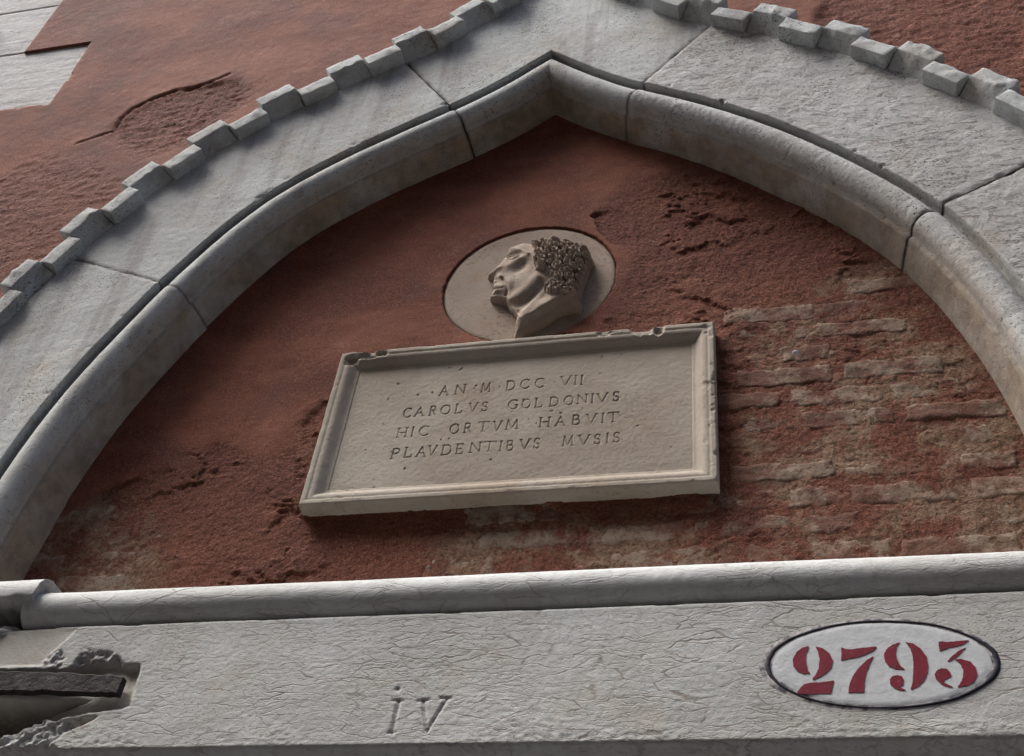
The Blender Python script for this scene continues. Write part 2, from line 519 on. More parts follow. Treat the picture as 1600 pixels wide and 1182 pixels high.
def offset_half(P, N, rho, end):
    """offset curve, cut or prolonged to the axis x = AX at its 'end' (0 first, -1 last); resampled to len(P)"""
    Q = P + N * rho
    if end == 0: Q = Q[::-1]
    sgn = 1 if Q[0, 0] < AX else -1
    over = np.nonzero(sgn * (Q[:, 0] - AX) >= 0)[0]
    if len(over) and over[0] > 0:
        k = over[0]; a, b = Q[k - 1], Q[k]
        t = (AX - a[0]) / (b[0] - a[0] + 1e-12)
        Q = np.concatenate([Q[:k], [a + t * (b - a)]])
    else:
        tdir = Q[-1] - Q[-6]
        if abs(tdir[0]) > 1e-6:
            t = (AX - Q[-1, 0]) / tdir[0]
            if t > 0: Q = np.concatenate([Q, [Q[-1] + tdir * t]])
    d = np.r_[0, np.cumsum(np.hypot(*np.diff(Q, axis=0).T))]
    s = np.linspace(0, d[-1], len(P))
    R = np.stack([np.interp(s, d, Q[:, 0]), np.interp(s, d, Q[:, 1])], 1)
    return R[::-1] if end == 0 else R


def sweep(P, N, apex_end=None):
    out = np.zeros((len(P), len(PROF), 3))
    for j, (r, y) in enumerate(PROF):
        q = P + N * r if apex_end is None else offset_half(P, N, r, apex_end)
        out[:, j, 0] = q[:, 0]; out[:, j, 1] = y; out[:, j, 2] = q[:, 1]
    return out


def stone_mesh(name, G_list, roughness, seed, shift=(0, 0, 0), caps=(True, True)):
    Vs, Fs, As, Fa, Gr, n0 = [], [], [], [], [], 0
    for gi, G in enumerate(G_list):
        G = G.copy()
        ni, nj, _ = G.shape
        x, z = G[:, :, 0], G[:, :, 2]
        face = (np.arange(nj) < 74)[None, :] * np.ones((ni, 1))
        edge = sst(PROF[:, 0], -0.03, -0.001)[None, :] * face
        d = 0.0022 * fbm(x * 7, z * 7, 4, seed) + 0.0010 * fbm(x * 45, z * 45, 3, seed + 5)
        if roughness:
            fl = sst(fbm(x * 9 + 3, z * 11, 5, seed + 9, 0.62), -0.12, 0.10)
            d = d + roughness * (0.0032 * fl + 0.0016 * ridged(x * 16, z * 30, 4, seed + 3) + 0.0016 * fbm(x * 70, z * 90, 2, seed + 8))
        chip = sst(fbm(x * 16, z * 16, 4, seed + 21), 0.22, 0.5) * edge * (0.007 + 0.008 * bool(roughness))
        G[:, :, 1] += np.where(face > 0, d + chip, 0.0014 * fbm(x * 12, z * 12 + G[:, :, 1] * 14, 4, seed + 2) + (0.0016 * fbm(x * 60, z * 60, 2, seed) if roughness else 0))
        ew = np.zeros((ni, nj))
        if gi == 0 and caps[0]: ew[0] = 1; ew[1] = 0.4
        if gi == len(G_list) - 1 and caps[1]: ew[-1] = 1; ew[-2] = 0.4
        G[:, :, 1] += ew * (0.002 + 0.010 * np.clip(fbm(x * 22, z * 22, 4, seed + 71), 0, 1))
        G += np.array(shift)
        V = G.reshape(-1, 3); F = quads(ni, nj, flip=True)
        so_ = np.ones((ni, 1)) * np.interp(PROF[:, 0], [-0.4, 0.082, 0.100, 0.112], [0, 0, 0.6, 1.0])[None]  # brown stain plus soffit shade put into the colour, deepening inward
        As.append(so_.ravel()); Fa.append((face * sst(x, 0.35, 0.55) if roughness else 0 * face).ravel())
        rr = np.arange(ni)[:, None] * STEP * np.ones((1, nj))
        gj = np.zeros((ni, nj))
        wj = 0.004 + 0.003 * fbm(x * 30, z * 30, 3, seed + 61)
        if gi == 0 and caps[0]: gj = np.maximum(gj, 1 - sst(rr, 0.3 * wj, wj + 0.004))
        if gi == len(G_list) - 1 and caps[1]: gj = np.maximum(gj, 1 - sst(rr[-1:] - rr, 0.3 * wj, wj + 0.004))
        Gr.append((gj * (0.35 + 0.65 * sst(fbm(x * 14, z * 14, 3, seed + 63), -0.25, 0.1))).ravel())
        Vs.append(V); Fs.append(F + n0)
        for e, row in ((0, 0), (1, ni - 1)):
            if (e == 0 and gi == 0 and caps[0]) or (e == 1 and gi == len(G_list) - 1 and caps[1]):
                R = G[row]; B = R.copy(); B[:, 1] = 0.04
                m = n0 + len(V)
                Vs.append(np.concatenate([R, B])); As.append(np.zeros(2 * nj)); Fa.append(np.zeros(2 * nj)); Gr.append(np.full(2 * nj, 0.8))
                k = np.arange(nj - 1)
                f = np.stack([m + k, m + k + 1, m + nj + k + 1, m + nj + k], 1)
                Fs.append(f if e == 0 else f[:, ::-1])
                V = np.concatenate([V, R, B])
        n0 += len(V)
    return mesh_of(name, np.concatenate(Vs), np.concatenate(Fs), attrs=dict(soil_shade=np.concatenate(As), face=np.concatenate(Fa), grime_shade=np.concatenate(Gr)))


arch = thing('ogee_arch', (0.01, YF, 3.12), 'pale stone ogee arch with rounded inner moulding and toothed outer border', 'arch')
gp = 0.0021 / STEP


def seg(P, N, a, b, apex_end=None):
    """slice of the path with the ends pulled in a little for the joint"""
    Q, M = P[a:b + 1].copy(), N[a:b + 1]
    L = b - a
    idx = np.linspace(0, L, L + 1)
    lo = gp if apex_end != 0 else 0
    hi = L - gp if apex_end != -1 else L
    t = np.linspace(lo, hi, L + 1)
    Q = np.stack([np.interp(t, idx, Q[:, 0]), np.interp(t, idx, Q[:, 1])], 1)
    M = np.stack([np.interp(t, idx, M[:, 0]), np.interp(t, idx, M[:, 1])], 1)
    return sweep(Q, M, apex_end)


ends = len(RS) - 1
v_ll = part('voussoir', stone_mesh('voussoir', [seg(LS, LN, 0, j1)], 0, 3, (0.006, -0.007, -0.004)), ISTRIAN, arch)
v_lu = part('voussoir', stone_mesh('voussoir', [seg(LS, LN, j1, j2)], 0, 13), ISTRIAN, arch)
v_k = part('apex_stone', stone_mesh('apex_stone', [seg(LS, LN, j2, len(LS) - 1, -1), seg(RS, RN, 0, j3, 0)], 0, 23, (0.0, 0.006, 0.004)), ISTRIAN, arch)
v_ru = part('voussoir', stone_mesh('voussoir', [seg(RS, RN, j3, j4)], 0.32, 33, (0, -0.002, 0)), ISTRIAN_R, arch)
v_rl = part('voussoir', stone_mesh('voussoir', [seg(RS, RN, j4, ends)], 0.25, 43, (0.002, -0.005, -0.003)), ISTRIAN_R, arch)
v_ru['label'] = 'voussoir with flaking pitted face'

# ------------------------------------------------------------------ dentils
PITCH_D = 0.2715
DA = [(0.0, 0.012), (0.0, -0.050), (0.054, -0.050), (0.110, 0.0), (0.110, 0.06), (0.0, 0.06)]
DB = [(0.0, 0.012), (0.056, -0.050), (0.110, -0.050), (0.113, 0.012), (0.113, 0.06), (0.0, 0.06)]


def dentil(P, N, s0, s1, cum, shape, parent, mat, seed):
    r_ = random.Random(seed)
    n = 5
    bm = bmesh.new()
    rows = []
    dr = r_.uniform(-0.005, 0.004); dy = r_.uniform(-0.006, 0.005)
    for k in range(n):
        s = s0 + (s1 - s0) * k / (n - 1)
        p = np.array([np.interp(s, cum, P[:, 0]), np.interp(s, cum, P[:, 1])])
        nn = np.array([np.interp(s, cum, N[:, 0]), np.interp(s, cum, N[:, 1])]); nn /= np.hypot(*nn)
        rows.append([bm.verts.new((p[0] - nn[0] * (r + dr), YF + y + (dy if y < 0 else 0), p[1] - nn[1] * (r + dr))) for r, y in shape])
    m = len(shape)
    for a, b in zip(rows[:-1], rows[1:]):
        for i in range(m):
            bm.faces.new((a[i], a[(i + 1) % m], b[(i + 1) % m], b[i]))
    bm.faces.new(rows[0][::-1]); bm.faces.new(rows[-1])
    bm.normal_update()
    ed = [e for e in bm.edges if len(e.link_faces) == 2 and e.calc_face_angle(0) > 0.5 and min(v.co.y for v in e.verts) < YF + 0.01]
    bmesh.ops.bevel(bm, geom=ed, offset=r_.uniform(0.0025, 0.0045), segments=2, affect='EDGES', profile=0.6)
    long = [e for e in bm.edges if e.calc_length() > 0.02]
    bmesh.ops.subdivide_edges(bm, edges=long, cuts=2, use_grid_fill=True)
    co_ = np.array([v.co for v in bm.verts])
    d = 0.0030 * fbm(co_[:, 0] * 28 + seed, co_[:, 2] * 28 + co_[:, 1] * 31, 3, seed)
    d2 = np.clip(fbm(co_[:, 0] * 16 + seed * 3, co_[:, 2] * 16 - co_[:, 1] * 18, 3, seed + 4) - 0.15, 0, 1) * 0.017
    bm.normal_update()
    for v, a, c in zip(bm.verts, d, d2):
        v.co = v.co + v.normal * float(a - c)
    bmesh.ops.recalc_face_normals(bm, faces=bm.faces)
    me = bpy.data.meshes.new('dentil'); bm.to_mesh(me); bm.free()
    for pl in me.polygons: pl.use_smooth = True
    if hasattr(me, 'set_sharp_from_angle'): me.set_sharp_from_angle(angle=math.radians(38))
    me.materials.append(mat)
    return part('dentil', me, mat, parent)


def outer(P, N, side):
    Q = P - N * 0.385
    e = np.arange(1, 61)[:, None] * STEP
    if side < 0:
        t = Q[-1] - Q[-9]; t /= np.hypot(*t)
        Q = np.concatenate([Q, Q[-1] + t * e]); M = np.concatenate([N, np.tile(N[-1], (60, 1))])
    else:
        t = Q[0] - Q[8]; t /= np.hypot(*t)
        Q = np.concatenate([(Q[0] + t * e)[::-1], Q]); M = np.concatenate([np.tile(N[0], (60, 1)), N])
    return Q, M, np.r_[0, np.cumsum(np.hypot(*np.diff(Q, axis=0).T))]


def dentils(P, N, first_px, side):
    Q, M, cum = outer(P, N, side)
    off = 0 if side < 0 else 60
    ref = cum[near(Q, at(first_px, YF - 0.05)[0])]
    lo, hi = (0.02, cum[-1] - 0.06) if side < 0 else (0.06, cum[-1] - 0.02)
    k = int(math.floor((lo - ref) / PITCH_D)) - 1
    n = 0
    while ref + k * PITCH_D < hi:
        for h, shape in ((0, DA), (1, DB)):
            a = ref + (k + 0.5 * h) * PITCH_D; b = a + 0.5 * PITCH_D
            a2, b2 = max(a, lo), min(b, hi)
            if b2 - a2 > 0.03:
                i = int(np.searchsorted(cum, 0.5 * (a2 + b2))) - off
                if side < 0: par, mt = ((v_ll, ISTRIAN) if i < j1 else (v_lu, ISTRIAN) if i < j2 else (v_k, ISTRIAN))
                else: par, mt = ((v_k, ISTRIAN) if i < j3 else (v_ru, ISTRIAN) if i < j4 else (v_rl, ISTRIAN_R))
                dentil(Q, M, a2 + 0.0006 + abs(math.sin(n * 2.7)) * 0.004, b2 - 0.0006, cum, shape, par, mt, 100 + n * 7 + (500 if side > 0 else 0)); n += 1
        k += 1


dentils(LS, LN, (1070 / 2.956, 590 / 2.956), -1)
dentils(RS, RN, (1060 + 765 / 2.956, 220 / 2.956), 1)

# ------------------------------------------------------------------ tympanum wall
zone_S = at([(60, 830), (100, 790), (200, 752), (250, 728), (290, 702), (345, 686), (420, 702), (470, 660), (520, 600), (600, 560), (935, 520), (952, 480),
             (968, 445), (968, 400), (945, 372), (925, 340), (985, 285), (1080, 270), (1150, 250), (900, 100), (600, 200), (200, 500), (20, 800)], 0.0)
zone_B = at([(1335, 420), (1400, 400), (1480, 490), (1640, 700), (1640, 890), (700, 905), (650, 850), (760, 810), (1135, 800), (1150, 690), (1150, 560), (1200, 500), (1290, 440)], 0.0)
zone_B2 = at([(60, 820), (120, 765), (200, 780), (240, 815), (270, 880), (235, 925), (60, 925)], 0.0)
MED_C = (-0.004, 4.411); MED_R = 0.2634


def tymp_masks(x, z):
    wob = 0.020 * fbm(x * 9, z * 9, 4, 71, 0.6)
    fe = sst(perlin(x * 4, z * 4, 91), -0.45, 0.15)
    s = sst(sdf(x, z, zone_S) + wob + 0.02 * fbm(x * 22, z * 22, 4, 73, 0.6) * fe, -0.006 - 0.10 * fe, 0.006 + 0.03 * fe)
    b = np.maximum(sst(sdf(x, z, zone_B) + 3.5 * wob, -0.05, 0.06), sst(sdf(x, z, zone_B2) + 2 * wob, -0.04, 0.04))
    return s, b * (1 - s)


def tymp_h(x, z):
    s, b = tymp_masks(x, z)
    base = 0.007 * fbm(x * 2.2, z * 2.2, 3, 5)
    cl_ = sst(fbm(x * 3.1 + 9, z * 3.1, 3, 95), -0.05, 0.25)
    fl = 0.0060 * sst(fbm(x * 6, z * 11, 5, 15, 0.62), 0.0, 0.07) * cl_
    rough = fl * (1 - 0.55 * b) + 0.0042 * fbm(x * 9, z * 11, 4, 25, 0.6) + 0.0022 * fbm(x * 34, z * 40, 4, 35, 0.65) + 0.0015 * fbm(x * 90, z * 100, 2, 45)
    skin = 0.009 + 0.0045 * fbm(x * 3, z * 3, 4, 55) + 0.0010 * fbm(x * 30, z * 30, 3, 65)
    h = base + rough * (1 - s) + skin * s
    d = np.hypot(x - MED_C[0], z - MED_C[1]) - MED_R - 0.0012 - 0.002 * fbm(x * 20, z * 20, 2, 8)
    h = h + np.where(d < 0.05, 0.35 * (0.0075 - h) * sst(d, 0.05, 0.0), 0)
    h = np.where(d < 0, -0.06, h)
    return h - 0.0015 * b, s, b


X, Z = field(-1.34, 1.36, 3.10, 5.32, 0.0046)
H, Sm, Ba = tymp_h(X, Z)
inner = np.concatenate([LS + LN * 0.09, (RS + RN * 0.09)])
keep = sdf(X, Z, inner[::12]) > -0.02
V = np.stack([X.ravel(), -H.ravel(), Z.ravel()], 1)
F = quads(*X.shape, keep=keep)
V, F, A = compact(V, F, dict(smooth=Sm, bare=Ba))
tw = thing('tympanum_wall', (0.0, 0.0, 3.12), 'recessed wall of worn red plaster and exposed brick inside the arch', 'wall')
part('plaster', mesh_of('plaster', V, F, attrs=A), OLD_PLASTER, tw)

nb = 0
course = 0
zc = 3.155
while zc < 4.75:
    hb = 0.070 + random.uniform(-0.004, 0.006)
    xx = -1.3 + (0.0 if course % 2 else 0.13) + random.uniform(-0.03, 0.03)
    while xx < 1.36:
        lb = random.choice([0.245, 0.26, 0.24, 0.13, 0.19])
        cx, cz = xx + lb / 2, zc + hb / 2
        _, b = tymp_masks(np.array([cx]), np.array([cz]))
        ins = sdf(np.array([cx]), np.array([cz]), inner[::12])[0]
        blocked = -0.56 < cx < 0.57 and 3.62 < cz < 4.15
        if b[0] > 0.30 and ins > 0.0 and not blocked and random.random() < 0.94:
            nxb, nzb = 26, 10
            U, W = np.meshgrid(np.linspace(0, 1, nxb), np.linspace(0, 1, nzb), indexing='ij')
            bx = xx + U * lb + 0.020 * fbm(W * 3 + nb * 1.7, U * 2, 3, 3 + nb) * (np.abs(U - 0.5) * 2)
            bz = zc + W * hb + 0.017 * fbm(U * 5 + nb * 2.3, W * 2, 3, 9 + nb) * (np.abs(W - 0.5) * 2) + 0.004 * fbm(U * 1.5 + nb, 0 * W, 2, 2)
            ed = np.minimum(np.minimum(U, 1 - U) * lb, np.minimum(W, 1 - W) * hb)
            hh, _, _ = tymp_h(bx, bz)
            hh = hh + 0.0020 * sst(ed, 0.0, 0.012) - 0.006 * (ed < 1e-6) + 0.0048 * fbm(bx * 14, bz * 18, 5, 300 + nb, 0.62) + random.uniform(-0.0028, 0.0004)
            me = mesh_of('brick', np.stack([bx.ravel(), -hh.ravel(), bz.ravel()], 1), quads(nxb, nzb))
            part('brick', me, BRICK, tw, (cx, 0.0, cz))
            nb += 1
        xx += lb + 0.012
    zc += hb + 0.012
    course += 1

# ------------------------------------------------------------------ outer facade wall
oL = LS - LN * 0.375; oR = RS - RN * 0.375
outline = np.concatenate([oL[oL[:, 0] < AX], oR[oR[:, 0] > AX]])[::10]
outline = np.concatenate([outline, [(1.83, 3.1), (1.6, 2.7), (-1.6, 2.7), (-1.83, 3.1)]])
chip_poly = at([(170, 212), (183, 192), (203, 172), (235, 155), (275, 142), (330, 131), (372, 125), (392, 138), (383, 160), (335, 196), (285, 230), (225, 245), (195, 232)], YW)
slit = at([(126, 222), (175, 205), (190, 184)], YW)
crack_line = at([(120, 224), (150, 214), (176, 204), (186, 186), (205, 170), (240, 153), (275, 141), (300, 138), (325, 130), (345, 123), (360, 116)], YW)
rough_L = at([(-60, 300), (60, 245), (150, 250), (190, 280), (160, 330), (60, 420), (-60, 470)], YW)
rough_R = at([(1290, -60), (1275, 40), (1330, 70), (1440, 95), (1530, 140), (1700, 260), (1900, 420), (2050, 300), (1980, -60)], YW)
Q_X0 = -2.045; Q_Z0, Q_Z1 = 5.64, 6.12     # long quoin of the window surround
Q_XS = -2.37                               # its short neighbour above


def wall_h(x, z):
    n = 0.010 * fbm(x * 9, z * 9, 4, 171, 0.6)
    n2 = 0.030 * fbm(x * 16, z * 16, 5, 173, 0.65)
    low = sst(z, 5.75, 5.45)
    chip = sst(sdf(x, z, chip_poly) + n + n2, -0.002 - 0.05 * low, 0.004 + 0.05 * low)
    rl = sst(sdf(x, z, rough_L) + 3 * n, -0.06, 0.06)
    rr = sst(sdf(x, z, rough_R) + 2.5 * n, -0.02, 0.03)
    rough = np.maximum(rl * 0.8, rr)
    base = 0.006 * fbm(x * 1.6, z * 2.0, 3, 105) + 0.0012 * fbm(x * 30, z * 30, 3, 115)
    r = 0.005 * ridged(x * 11, z * 24, 4, 125) + 0.003 * fbm(x * 60, z * 80, 3, 135) - 0.004
    cr = dline(x, z, crack_line) + 0.002 * fbm(x * 40, z * 40, 2, 9)
    lip = np.exp(-(cr / 0.03) ** 2) * 0.002 * (1 - chip)
    ck = np.exp(-(cr / 0.0045) ** 2)
    h = base + r * np.maximum(rough, chip) - 0.006 * chip + lip - 0.010 * ck
    h = h - 0.010 * rr
    # the stone surround stays free of plaster
    opn = ((x < Q_X0 + 0.010 * fbm(z * 9, z * 0, 4, 4)) & (z > Q_Z0 + 0.010 * fbm(x * 9, x * 0, 4, 14)) & (z < Q_Z1 + 0.006 * fbm(x * 9, x * 0, 4, 24))) | ((x < Q_XS) & (z >= Q_Z1)) | ((x < -2.27) & (z < 5.16) & (z > 4.7))
    h = np.where(opn, -0.05, h)
    return h, 1 - np.maximum(np.maximum(rough, chip), 0), ck * 0.8, opn


X, Z = field(-3.3, 2.3, 2.9, 7.0, 0.0085)
H, Sm, Gr, Op = wall_h(X, Z)
keep = sdf(X, Z, outline) < 0.02
V = np.stack([X.ravel(), YW - H.ravel(), Z.ravel()], 1)
F = quads(*X.shape, keep=keep)
V, F, A = compact(V, F, dict(smooth=Sm, grime_shade=Gr, bare=np.zeros_like(Sm)))
fw = thing('facade_wall', (0.0, YW, 0.0), 'house wall of weathered red stucco around the arch', 'wall')
part('stucco', mesh_of('stucco', V, F, attrs=A), PLASTER, fw)


def box_bm(bm, x0, x1, y0, y1, z0, z1):
    v = [bm.verts.new(c) for c in ((x0, y0, z0), (x1, y0, z0), (x1, y1, z0), (x0, y1, z0), (x0, y0, z1), (x1, y0, z1), (x1, y1, z1), (x0, y1, z1))]
    for f in ((0, 3, 2, 1), (4, 5, 6, 7), (0, 1, 5, 4), (1, 2, 6, 5), (2, 3, 7, 6), (3, 0, 4, 7)):
        bm.faces.new([v[i] for i in f])


def bm_mesh(name, bm, bevel=0.0, seg_=2):
    if bevel:
        bmesh.ops.bevel(bm, geom=list(bm.edges), offset=bevel, segments=seg_, affect='EDGES')
    bmesh.ops.recalc_face_normals(bm, faces=bm.faces)
    me = bpy.data.meshes.new(name); bm.to_mesh(me); bm.free()
    return me


bm = bmesh.new()
box_bm(bm, -7, -3.29, YW, 0.3, 0, 9); box_bm(bm, 2.29, 7, YW, 0.3, 0, 9); box_bm(bm, -3.29, 2.29, YW, 0.3, 6.995, 9)
box_bm(bm, -3.29, -1.46, YW, 0.3, 0, 2.905); box_bm(bm, 1.56, 2.29, YW, 0.3, 0, 2.905)
me = bm_mesh('wall_mass', bm)
at_ = me.attributes.new('smooth', 'FLOAT', 'POINT'); at_.data.foreach_set('value', np.ones(len(me.vertices), np.float32))
part('wall_mass', me, PLASTER, fw)
bm = bmesh.new(); box_bm(bm, -3.3, 2.3, 0.08, 0.3, 2.79, 7.0)
part('masonry_core', bm_mesh('masonry_core', bm), PLASTER, fw)

for xa, xb in ((-1.90, -1.462), (1.562, 1.92)):
    bm = bmesh.new(); box_bm(bm, xa, xb, YF - 0.02, 0.10, 2.45, 3.116)
    part('impost', bm_mesh('impost', bm, 0.012), ISTRIAN, arch)

# ------------------------------------------------------------------ window surround, upper left
ws = thing('window_surround', (-2.6, YW, 5.6), 'white laminated stone window surround with toothed blocks at the upper left', 'window surround')


def block(name, x0, x1, z0, z1, y, parent, mat, seed, step=0.008, lam=0.004):
    X, Z = field(x0, x1, z0, z1, step)
    e = np.minimum(np.minimum(X - x0, x1 - X), np.minimum(Z - z0, z1 - Z))
    h = lam * 0.5 * ridged(X * 1.6, Z * 20, 4, seed) + 0.0015 * fbm(X * 9, Z * 14, 4, seed + 3) + 0.001 * fbm(X * 40, Z * 60, 2, seed) - 0.006 * (1 - sst(e, 0, 0.008)) + lam * 0.5
    V = np.stack([X.ravel(), y - h.ravel(), Z.ravel()], 1); F = quads(*X.shape)
    V, F, _ = skirt(V, F, 0.09)
    return part(name, mesh_of(name, V, F), mat, parent, ((x0 + x1) / 2, y, z0))


LAMIN = stone_mat('laminated_stone', c1=(0.56, 0.56, 0.55), c2=(0.50, 0.49, 0.47), spots=0.5, warmth=0.2, crack=0.4, rough=0.5)
block('quoin_block', -3.31, -2.03, 5.60, 6.135, YW + 0.012, ws, LAMIN, 5)
block('quoin_block', -3.31, -2.355, 6.138, 6.56, YW + 0.012, ws, LAMIN, 6)
block('quoin_block', -3.31, -2.02, 6.563, 7.05, YW + 0.012, ws, LAMIN, 7)
block('quoin_block', -3.31, -2.22, 4.70, 5.17, YW + 0.012, ws, LAMIN, 8)
bm = bmesh.new()
R_ = []
for zc_ in np.linspace(5.602, 6.47, 16):
    ring = []
    for k in range(20):
        a = math.tau * k / 20
        rr = 0.075 * (1 + 0.02 * math.sin(zc_ * 31 + k))
        if zc_ > 6.45: rr *= 0.8
        ring.append(bm.verts.new((-2.72 + rr * math.cos(a), YW - 0.01 + rr * math.sin(a), zc_)))
    R_.append(ring)
for a, b in zip(R_[:-1], R_[1:]):
    for k in range(20): bm.faces.new((a[k], a[(k + 1) % 20], b[(k + 1) % 20], b[k]))
bm.faces.new(R_[0][::-1]); bm.faces.new(R_[-1])
me = bm_mesh('jamb_roll', bm)
for pl in me.polygons: pl.use_smooth = True
part('jamb_roll', me, LAMIN, ws)

# ------------------------------------------------------------------ sill roll
sill = thing('stone_sill', (0.0, -0.12, 3.109), 'rounded white stone string moulding under the red tympanum wall', 'sill')


def roll(name, x0, x1, r, yc, zc, parent, mat, seed, cut0=0.0, cut1=0.0, tone=1.0, rag=0.0):
    """horizontal roll with a ledge running back to the wall; cut = slant of the ends"""
    pr = [(0.03, zc + r * 0.985), (-0.04, zc + r * 0.99), (-0.09, zc + r * 0.995)]
    for k in range(26):
        th = math.radians(90 - k * 9.4)
        pr.append((yc - r * math.cos(th), zc + r * math.sin(th)))
    pr += [(yc + 0.03, zc - r * 0.78), (yc + 0.035, zc - r * 1.3), (0.03, zc - r * 1.35)]
    pr = np.array(pr)
    nx = max(3, int((x1 - x0) / 0.007)); n = len(pr)
    U = np.linspace(0, 1, nx)[:, None] * np.ones((1, n))
    vz = (pr[:, 1] - zc)[None, :] / r
    X = (x0 + cut0 * vz) * (1 - U) + (x1 + cut1 * vz) * U
    if rag:
        X = X + rag * fbm(vz * 3 + 0 * X, pr[None, :, 0] * 30 + 0 * X, 3, seed) * (1 - U)
    Y = np.ones((nx, 1)) * pr[None, :, 0]; Z = np.ones((nx, 1)) * pr[None, :, 1]
    d = 0.0018 * fbm(X * 5, Z * 30 + Y * 30, 4, seed) + 0.0007 * fbm(X * 60, Z * 60 + Y * 60, 2, seed + 1)
    Y = Y + d; Z = Z + 0.003 * fbm(X * 1.3, 0 * X, 2, seed)
    V = np.stack([X.ravel(), Y.ravel(), Z.ravel()], 1); F = quads(nx, n, flip=True)
    m = len(V)
    for row, fl in ((0, False), (nx - 1, True)):
        R = V[row * n:(row + 1) * n]
        c = R.mean(0); c[0] = R[:, 0].mean()
        base = len(V)
        V = np.concatenate([V, R, np.tile(c, (n, 1))])
        k = np.arange(n - 1)
        f = np.stack([base + k, base + k + 1, base + n + k + 1, base + n + k], 1)
        F = np.concatenate([F, f if not fl else f[:, ::-1]])
    return part(name, mesh_of(name, V, F), mat, parent)


ROLLY, ROLLZ, ROLLR = -0.142, 3.166, 0.050
xj = float(at((245, 950), -0.19)[0, 0])
xl = float(at((32, 955), -0.19)[0, 0])
roll('roll_moulding', xl, xj - 0.001, ROLLR, ROLLY, ROLLZ, sill, SILL, 3, cut1=0.10)
roll('roll_moulding', xj + 0.0025, 1.52, ROLLR, ROLLY, ROLLZ, sill, SILL, 4, cut0=0.10)
rr_, yc_, zc_ = 0.056, ROLLY - 0.012, ROLLZ + 0.026
pr = [(0.03, zc_ + rr_), (-0.09, zc_ + rr_)] + [(yc_ - rr_ * math.cos(t_), zc_ + rr_ * math.sin(t_)) for t_ in np.radians(np.linspace(90, -18, 18))]
pr += [(yc_ - 0.030, zc_ - 0.026), (yc_ - 0.005, zc_ - 0.030), (yc_ + 0.025, zc_ - 0.034), (yc_ + 0.05, zc_ - 0.05), (0.03, zc_ - 0.07)]
pr = np.array(pr)
nx, n = 60, len(pr)
U = np.linspace(0, 1, nx)[:, None] * np.ones((1, n))
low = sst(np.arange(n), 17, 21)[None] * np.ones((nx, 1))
Xr = -1.50 * (1 - U) + (xl + 0.030 + 0.012 * fbm(pr[None, :, 1] * 40 + 0 * U, pr[None, :, 0] * 40 + 0 * U, 3, 4)) * U
Yr = np.ones((nx, 1)) * pr[None, :, 0]; Zr = np.ones((nx, 1)) * pr[None, :, 1]
nn_ = fbm(Xr * 30, Yr * 30 + Zr * 20, 4, 8)
Yr = Yr + 0.0018 * fbm(Xr * 5, Zr * 30, 3, 2) + 0.014 * nn_ * low; Zr = Zr + 0.016 * fbm(Xr * 26 + 7, Yr * 30, 4, 9) * low
Vr = np.stack([Xr.ravel(), Yr.ravel(), Zr.ravel()], 1); Fr = quads(nx, n, flip=True)
c_ = Vr[-n:].mean(0); c_[0] = Vr[-n:, 0].mean() - 0.004
m_ = len(Vr); Vr = np.concatenate([Vr, Vr[-n:], np.tile(c_, (n, 1))]); k = np.arange(n - 1)
Fr = np.concatenate([Fr, np.stack([m_ + k, m_ + n + k, m_ + n + k + 1, m_ + k + 1], 1)])
gr_ = np.r_[(0.75 * low * sst(nn_, -0.3, 0.2)).ravel(), np.full(n, 0.35), np.full(n, 0.6)]  # broken underside and end face darkened
part('roll_return', mesh_of('roll_return', Vr, Fr, attrs=dict(grime_shade=gr_)), SILL, sill)
bm = bmesh.new()
bmesh.ops.create_icosphere(bm, subdivisions=4, radius=1.0)
q_ = at((4, 985), -0.17)[0]
cc = np.array([v.co for v in bm.verts])
dd = 1 + 0.55 * fbm(cc[:, 0] * 1.6 + 3, cc[:, 2] * 1.6 + cc[:, 1], 4, 12) + 0.22 * ridged(cc[:, 0] * 4, cc[:, 2] * 5 + cc[:, 1] * 3, 3, 14)
for v, d_ in zip(bm.verts, dd):
    v.co = Vector((q_[0] - 0.03 + v.co.x * d_ * 0.072, -0.135 + v.co.y * d_ * 0.040, q_[1] - 0.004 + v.co.z * d_ * 0.020))
me = bm_mesh('broken_stub', bm)
for pl in me.polygons: pl.use_smooth = True
part('broken_stub', me, SILL, sill)

# ------------------------------------------------------------------ lintel
YL = -0.176
lint = thing('door_lintel', (0.0, YL, 2.787), 'long veined pale stone lintel carved iV with a broken left end', 'lintel')
LZ0, LZ1 = 2.787, 3.108
Lx0, Lx1 = -1.45, 1.55
OV = at([(1192, 1045), (1565, 1030), (1395, 968), (1370, 1110)], YL)
OVC = np.array([0.5 * (OV[0, 0] + OV[1, 0]), 0.5 * (OV[2, 1] + OV[3, 1])]); OVA, OVB = 0.5 * (OV[1, 0] - OV[0, 0]), 0.5 * (OV[2, 1] - OV[3, 1])
niche = at([(-200, 1048), (0, 1046), (100, 1047), (150, 1030), (180, 1032), (216, 1040), (213, 1062), (203, 1104), (170, 1113), (110, 1119), (62, 1120), (30, 1134), (0, 1146), (-200, 1200)], YL)
deep = at([(-200, 1078), (0, 1078), (90, 1082), (135, 1086), (80, 1102), (48, 1120), (0, 1140), (-200, 1200)], YL)
brk1 = at([(102, 1046), (118, 1032), (132, 1014), (178, 1018), (192, 1036), (153, 1048), (120, 1052)], YL)
brk1b = at([(62, 1038), (82, 1014), (96, 1012), (100, 1032), (96, 1046)], YL)
brk2 = at([(-200, 1180), (0, 1140), (50, 1120), (115, 1118), (150, 1120), (110, 1140), (72, 1164), (60, 1200), (-200, 1260)], YL)
